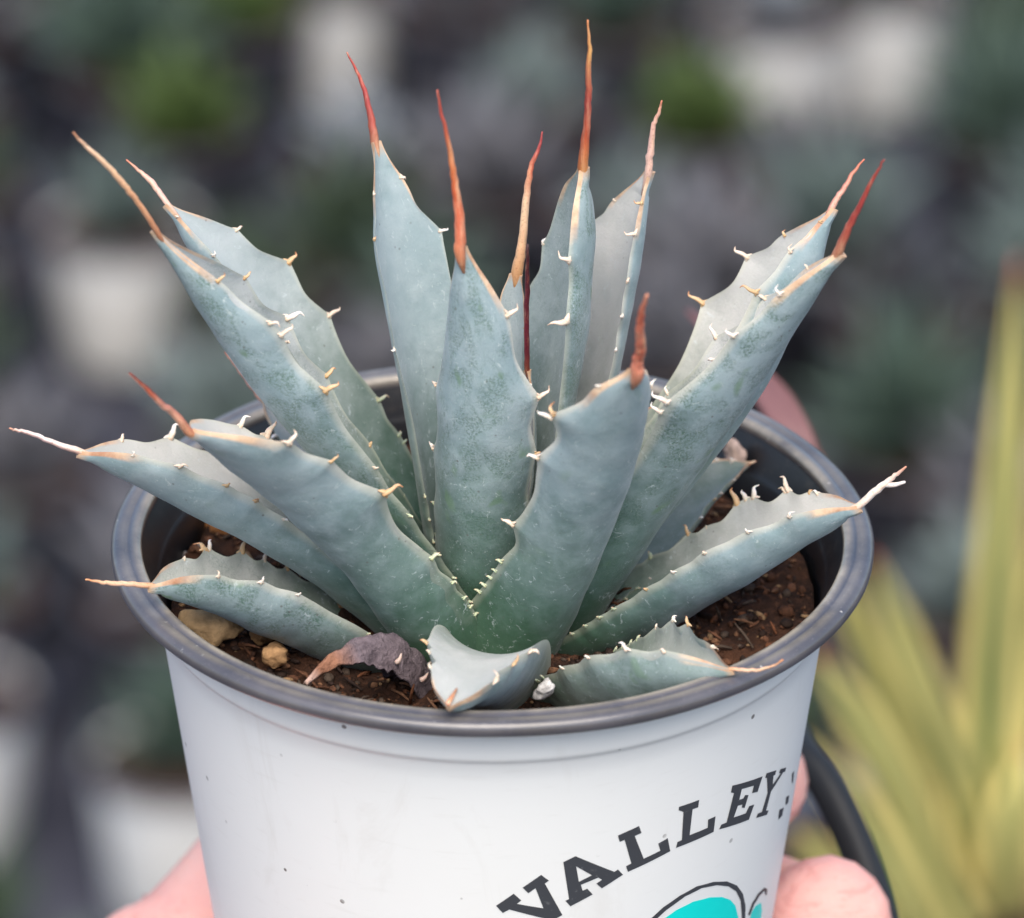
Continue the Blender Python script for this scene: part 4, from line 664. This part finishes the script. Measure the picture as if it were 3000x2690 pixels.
KINDS_ = [rosette_far(1, (0.10, 0.135, 0.125)), rosette_far(2, (0.13, 0.165, 0.16), 20, 6.5, 1.3), rosette_far(3, (0.065, 0.10, 0.078), 26, 8.0, 0.9), rosette_far(4, (0.125, 0.125, 0.14), 18, 7, 1.2), rosette_far(5, (0.045, 0.068, 0.04), 24, 7.5, 1.0), rosette_far(6, (0.19, 0.21, 0.235), 16, 6, 1.5), rosette_far(8, (0.07, 0.075, 0.085), 14, 7, 0.7)]
GREEN = rosette_far(7, (0.058, 0.092, 0.024), 26, 7.0, 1.7, 1.1)
pW, pB = pot_far(True), pot_far(False); usedW = usedB = False
def copy_tree(o, parent=None):
    c = o.copy(); coll.objects.link(c); c.parent = parent
    for ch in o.children: copy_tree(ch, c)
    return c
spots = []
def put_pot(x, y, z, white, rz, label):
    global usedW, usedB
    if white: r = pW if not usedW else copy_tree(pW); usedW = True
    else: r = pB if not usedB else copy_tree(pB); usedB = True
    r.location = (x*CM, y*CM, z*CM); r.rotation_euler = (0, 0, rz); r.scale = (BS,)*3
    tag(r, label, 'plant pot', 'blurred pots on the bench behind'); return r
def put_plant(x, y, z, kind, rz, sc, label):
    me, m = kind; o = obj('succulent_plant', me, m, loc=(x*CM, y*CM, z*CM)); o.rotation_euler = (0, 0, rz); o.scale = (sc*BS,)*3
    tag(o, label, 'succulent', 'blurred plants on the bench behind'); return o
GZ = -190.5
YN, YF, HN, HS = BENCH_VIEW
BS = 1.45
for (x, y, z) in WHITEPOTS: spots.append((x, y, 1))
for (x, y, z) in GREENPLANTS: spots.append((x, y, 2))
tries = 0
while tries < 3000:
    tries += 1
    y = rb.uniform(YN, YF); hw = HN+(y-YN)*HS+8; x = rb.uniform(-hw, hw)
    if all((x-a)**2+(y-b)**2 > 14.5**2 for a, b, _ in spots) and not any(abs(x-a) < 13 and 0 < b-y < 38 for a, b, k in spots if k == 1): spots.append((x, y, 0))
KLAB = ['grey green', 'light sage', 'dark green', 'plain grey', 'deep olive green', 'pale whitish', 'charcoal']
WLAB = ['blurred white pot at the top edge left of the spines', 'blurred white pot at the upper right, left one of two', 'blurred white pot at the left edge beside the long leaves', 'blurred white pot at the lower left beside the pot wall', 'blurred white pot cut off by the left edge', 'blurred white pot at the upper right, right one of two']
GLAB = ['blurred bright green plant at the upper left', 'blurred bright green plant right of the tallest spine', 'blurred bright green plant at the top edge on the right', 'blurred bright green plant at the top edge on the left']
for i, (x, y, k) in enumerate(spots):
    if k == 1:
        put_pot(x, y, GZ, True, rb.uniform(-.5, .5), WLAB[i])
        put_plant(x, y, GZ-1.2, KINDS_[(1, 5, 0, 2, 3, 1)[i % 6]], rb.uniform(0, 6), 0.8, 'small rosette growing in the ' + WLAB[i])
    else:
        put_pot(x, y, GZ, False, 0, 'dark pot blurred on the bench behind the agave')
        if k == 2: put_plant(x, y, GZ-1.2, GREEN, rb.uniform(0, 6), 0.9, GLAB[i-len(WHITEPOTS)])
        else:
            q = rb.choice((0, 0, 1, 2, 2, 3, 3, 4, 4, 5, 6)); put_plant(x, y, GZ-1.2, KINDS_[q], rb.uniform(0, 6), rb.uniform(0.85, 1.2), KLAB[q] + ' rosette blurred in a dark background pot')
# yellow striped plant at the lower right
my = Mat('striped_leaf', 0.5, 0.35); ac_ = my.attr('across'); al2 = my.attr('along'); ab = my.math('ABSOLUTE', ac_); n = my.noise(my.mapping(my.coords(), (1, 1, .15)), 40, 3)
c = my.mix(my.ramp(my.math('ADD', ab, my.math('MULTIPLY', my.math('SUBTRACT', n, .5), .5)), [(0.26, 0.0), (0.46, 1.0)]), (0.10, 0.17, 0.055), (0.82, 0.69, 0.25))
c = my.mix(my.ramp(al2, [(0.93, 0.0), (0.985, 1.0)]), c, (0.45, 0.12, 0.09)); my.base(c)
sb = STRIPED_BASE
striped = tag(empty('variegated_plant', tuple(q*CM for q in sb)), 'yellow and green striped long leaved plant blurred at the lower right', 'variegated plant')
def strap(pts, mat, name, parent, keel=0.35, seg=10, org=(0, 0, 0)):
    A_ = np.array(pts, float); C_ = smooth_poly(A_[:, :3], seg); Wd = np.interp(np.arange(len(C_))/seg, np.arange(len(A_)), A_[:, 3])
    T_ = np.gradient(C_, axis=0); T_ /= np.linalg.norm(T_, axis=1)[:, None]; V = []; Fc = []; at = []; ac = []; n = len(C_)
    view = np.array([0, -0.87, 0.48])
    prof_ = [(-1, .0), (-.6, -.22), (0, -.34), (.6, -.22), (1, .0), (.6, -.32), (0, -.5), (-.6, -.32)]
    for i in range(n):
        S_ = np.cross(T_[i], view); S_ /= np.linalg.norm(S_); N_ = np.cross(S_, T_[i]); N_ = N_ if N_@view > 0 else -N_
        for u, zz in prof_: V.append((C_[i]+S_*u*Wd[i]+N_*zz*Wd[i]*keel*2 - np.array(org))*CM); at.append(i/(n-1)); ac.append(u)
    for i in range(n-1):
        for k in range(8): j = (k+1) % 8; Fc.append((i*8+k, i*8+j, (i+1)*8+j, (i+1)*8+k))
    Fc.append(tuple(range(8))); Fc.append(tuple((n-1)*8+k for k in range(8))[::-1])
    me = mesh(name, V, Fc, {'along': at, 'across': ac}); bm = bmesh.new(); bm.from_mesh(me); bmesh.ops.recalc_face_normals(bm, faces=bm.faces); bm.to_mesh(me); bm.free()
    return obj(name, me, mat, parent)
for P in STRIPED: strap(P, my, 'leaf', striped, org=sb)
put_pot(sb[0], sb[1], sb[2]+0.6, False, 0, 'dark pot under the yellow striped plant at the lower right')
bz = sb[2]*CM+0.006-0.096*BS; xb, yb = sb[0]*CM, sb[1]*CM
bm = bmesh.new(); bmesh.ops.create_cube(bm, size=1.0, matrix=Matrix.Translation((xb+0.12, yb-0.02, bz-0.011)) @ Matrix.Diagonal((0.62, 0.30, 0.02, 1)))
tag(obj('bench', bm, mb, smooth=False), kind='structure')
# black irrigation hose curving behind the fingers
mh = Mat('black_hose', 0.5, 0.4); mh.base((0.014, 0.015, 0.016))
hp = [tuple(p) for p in HOSE]; first = np.array(hp[0]); hp = [tuple(first+np.array([-3.6, 3.0, -1.2])), tuple(first+np.array([-1.6, 1.6, -0.35]))]+hp
last = np.array(hp[-1]); hp += [tuple(last+np.array([0.1, 0.4, -5])), tuple(last+np.array([-0.5, 3, -25])), tuple(last+np.array([-1, 8, -72]))]
cp = smooth_poly(hp, 8); v_, f_, _ = tube(cp, [0.29]*len(cp), 14)
tag(obj('irrigation_hose', mesh('irrigation_hose', v_, f_), mh), 'black hose curving down behind the pink fingertips at the right', 'hose')
# reddish strap leaf arching behind the rim
mr = Mat('reddish_leaf', 0.5, 0.35); n = mr.noise(mr.coords(), 30, 3); mr.base(mr.mix(n, (0.13, 0.06, 0.065), (0.20, 0.10, 0.10)))
rl = [[*p, 0.30] for p in REDLEAF]; rl[0][3] = 0.03; rl[1][3] = 0.12; rl[2][3] = 0.22
e = rl[-1]; rl += [[e[0]-0.6, e[1]+2, e[2]-6, .5], [e[0]-2.5, e[1]+10, e[2]-35, .55], [e[0]-4, e[1]+14, -204.5, .5]]
red = strap(rl, mr, 'arching_leaf', None); tag(red, 'long reddish strap leaf arching behind the right side of the rim', 'leaf')
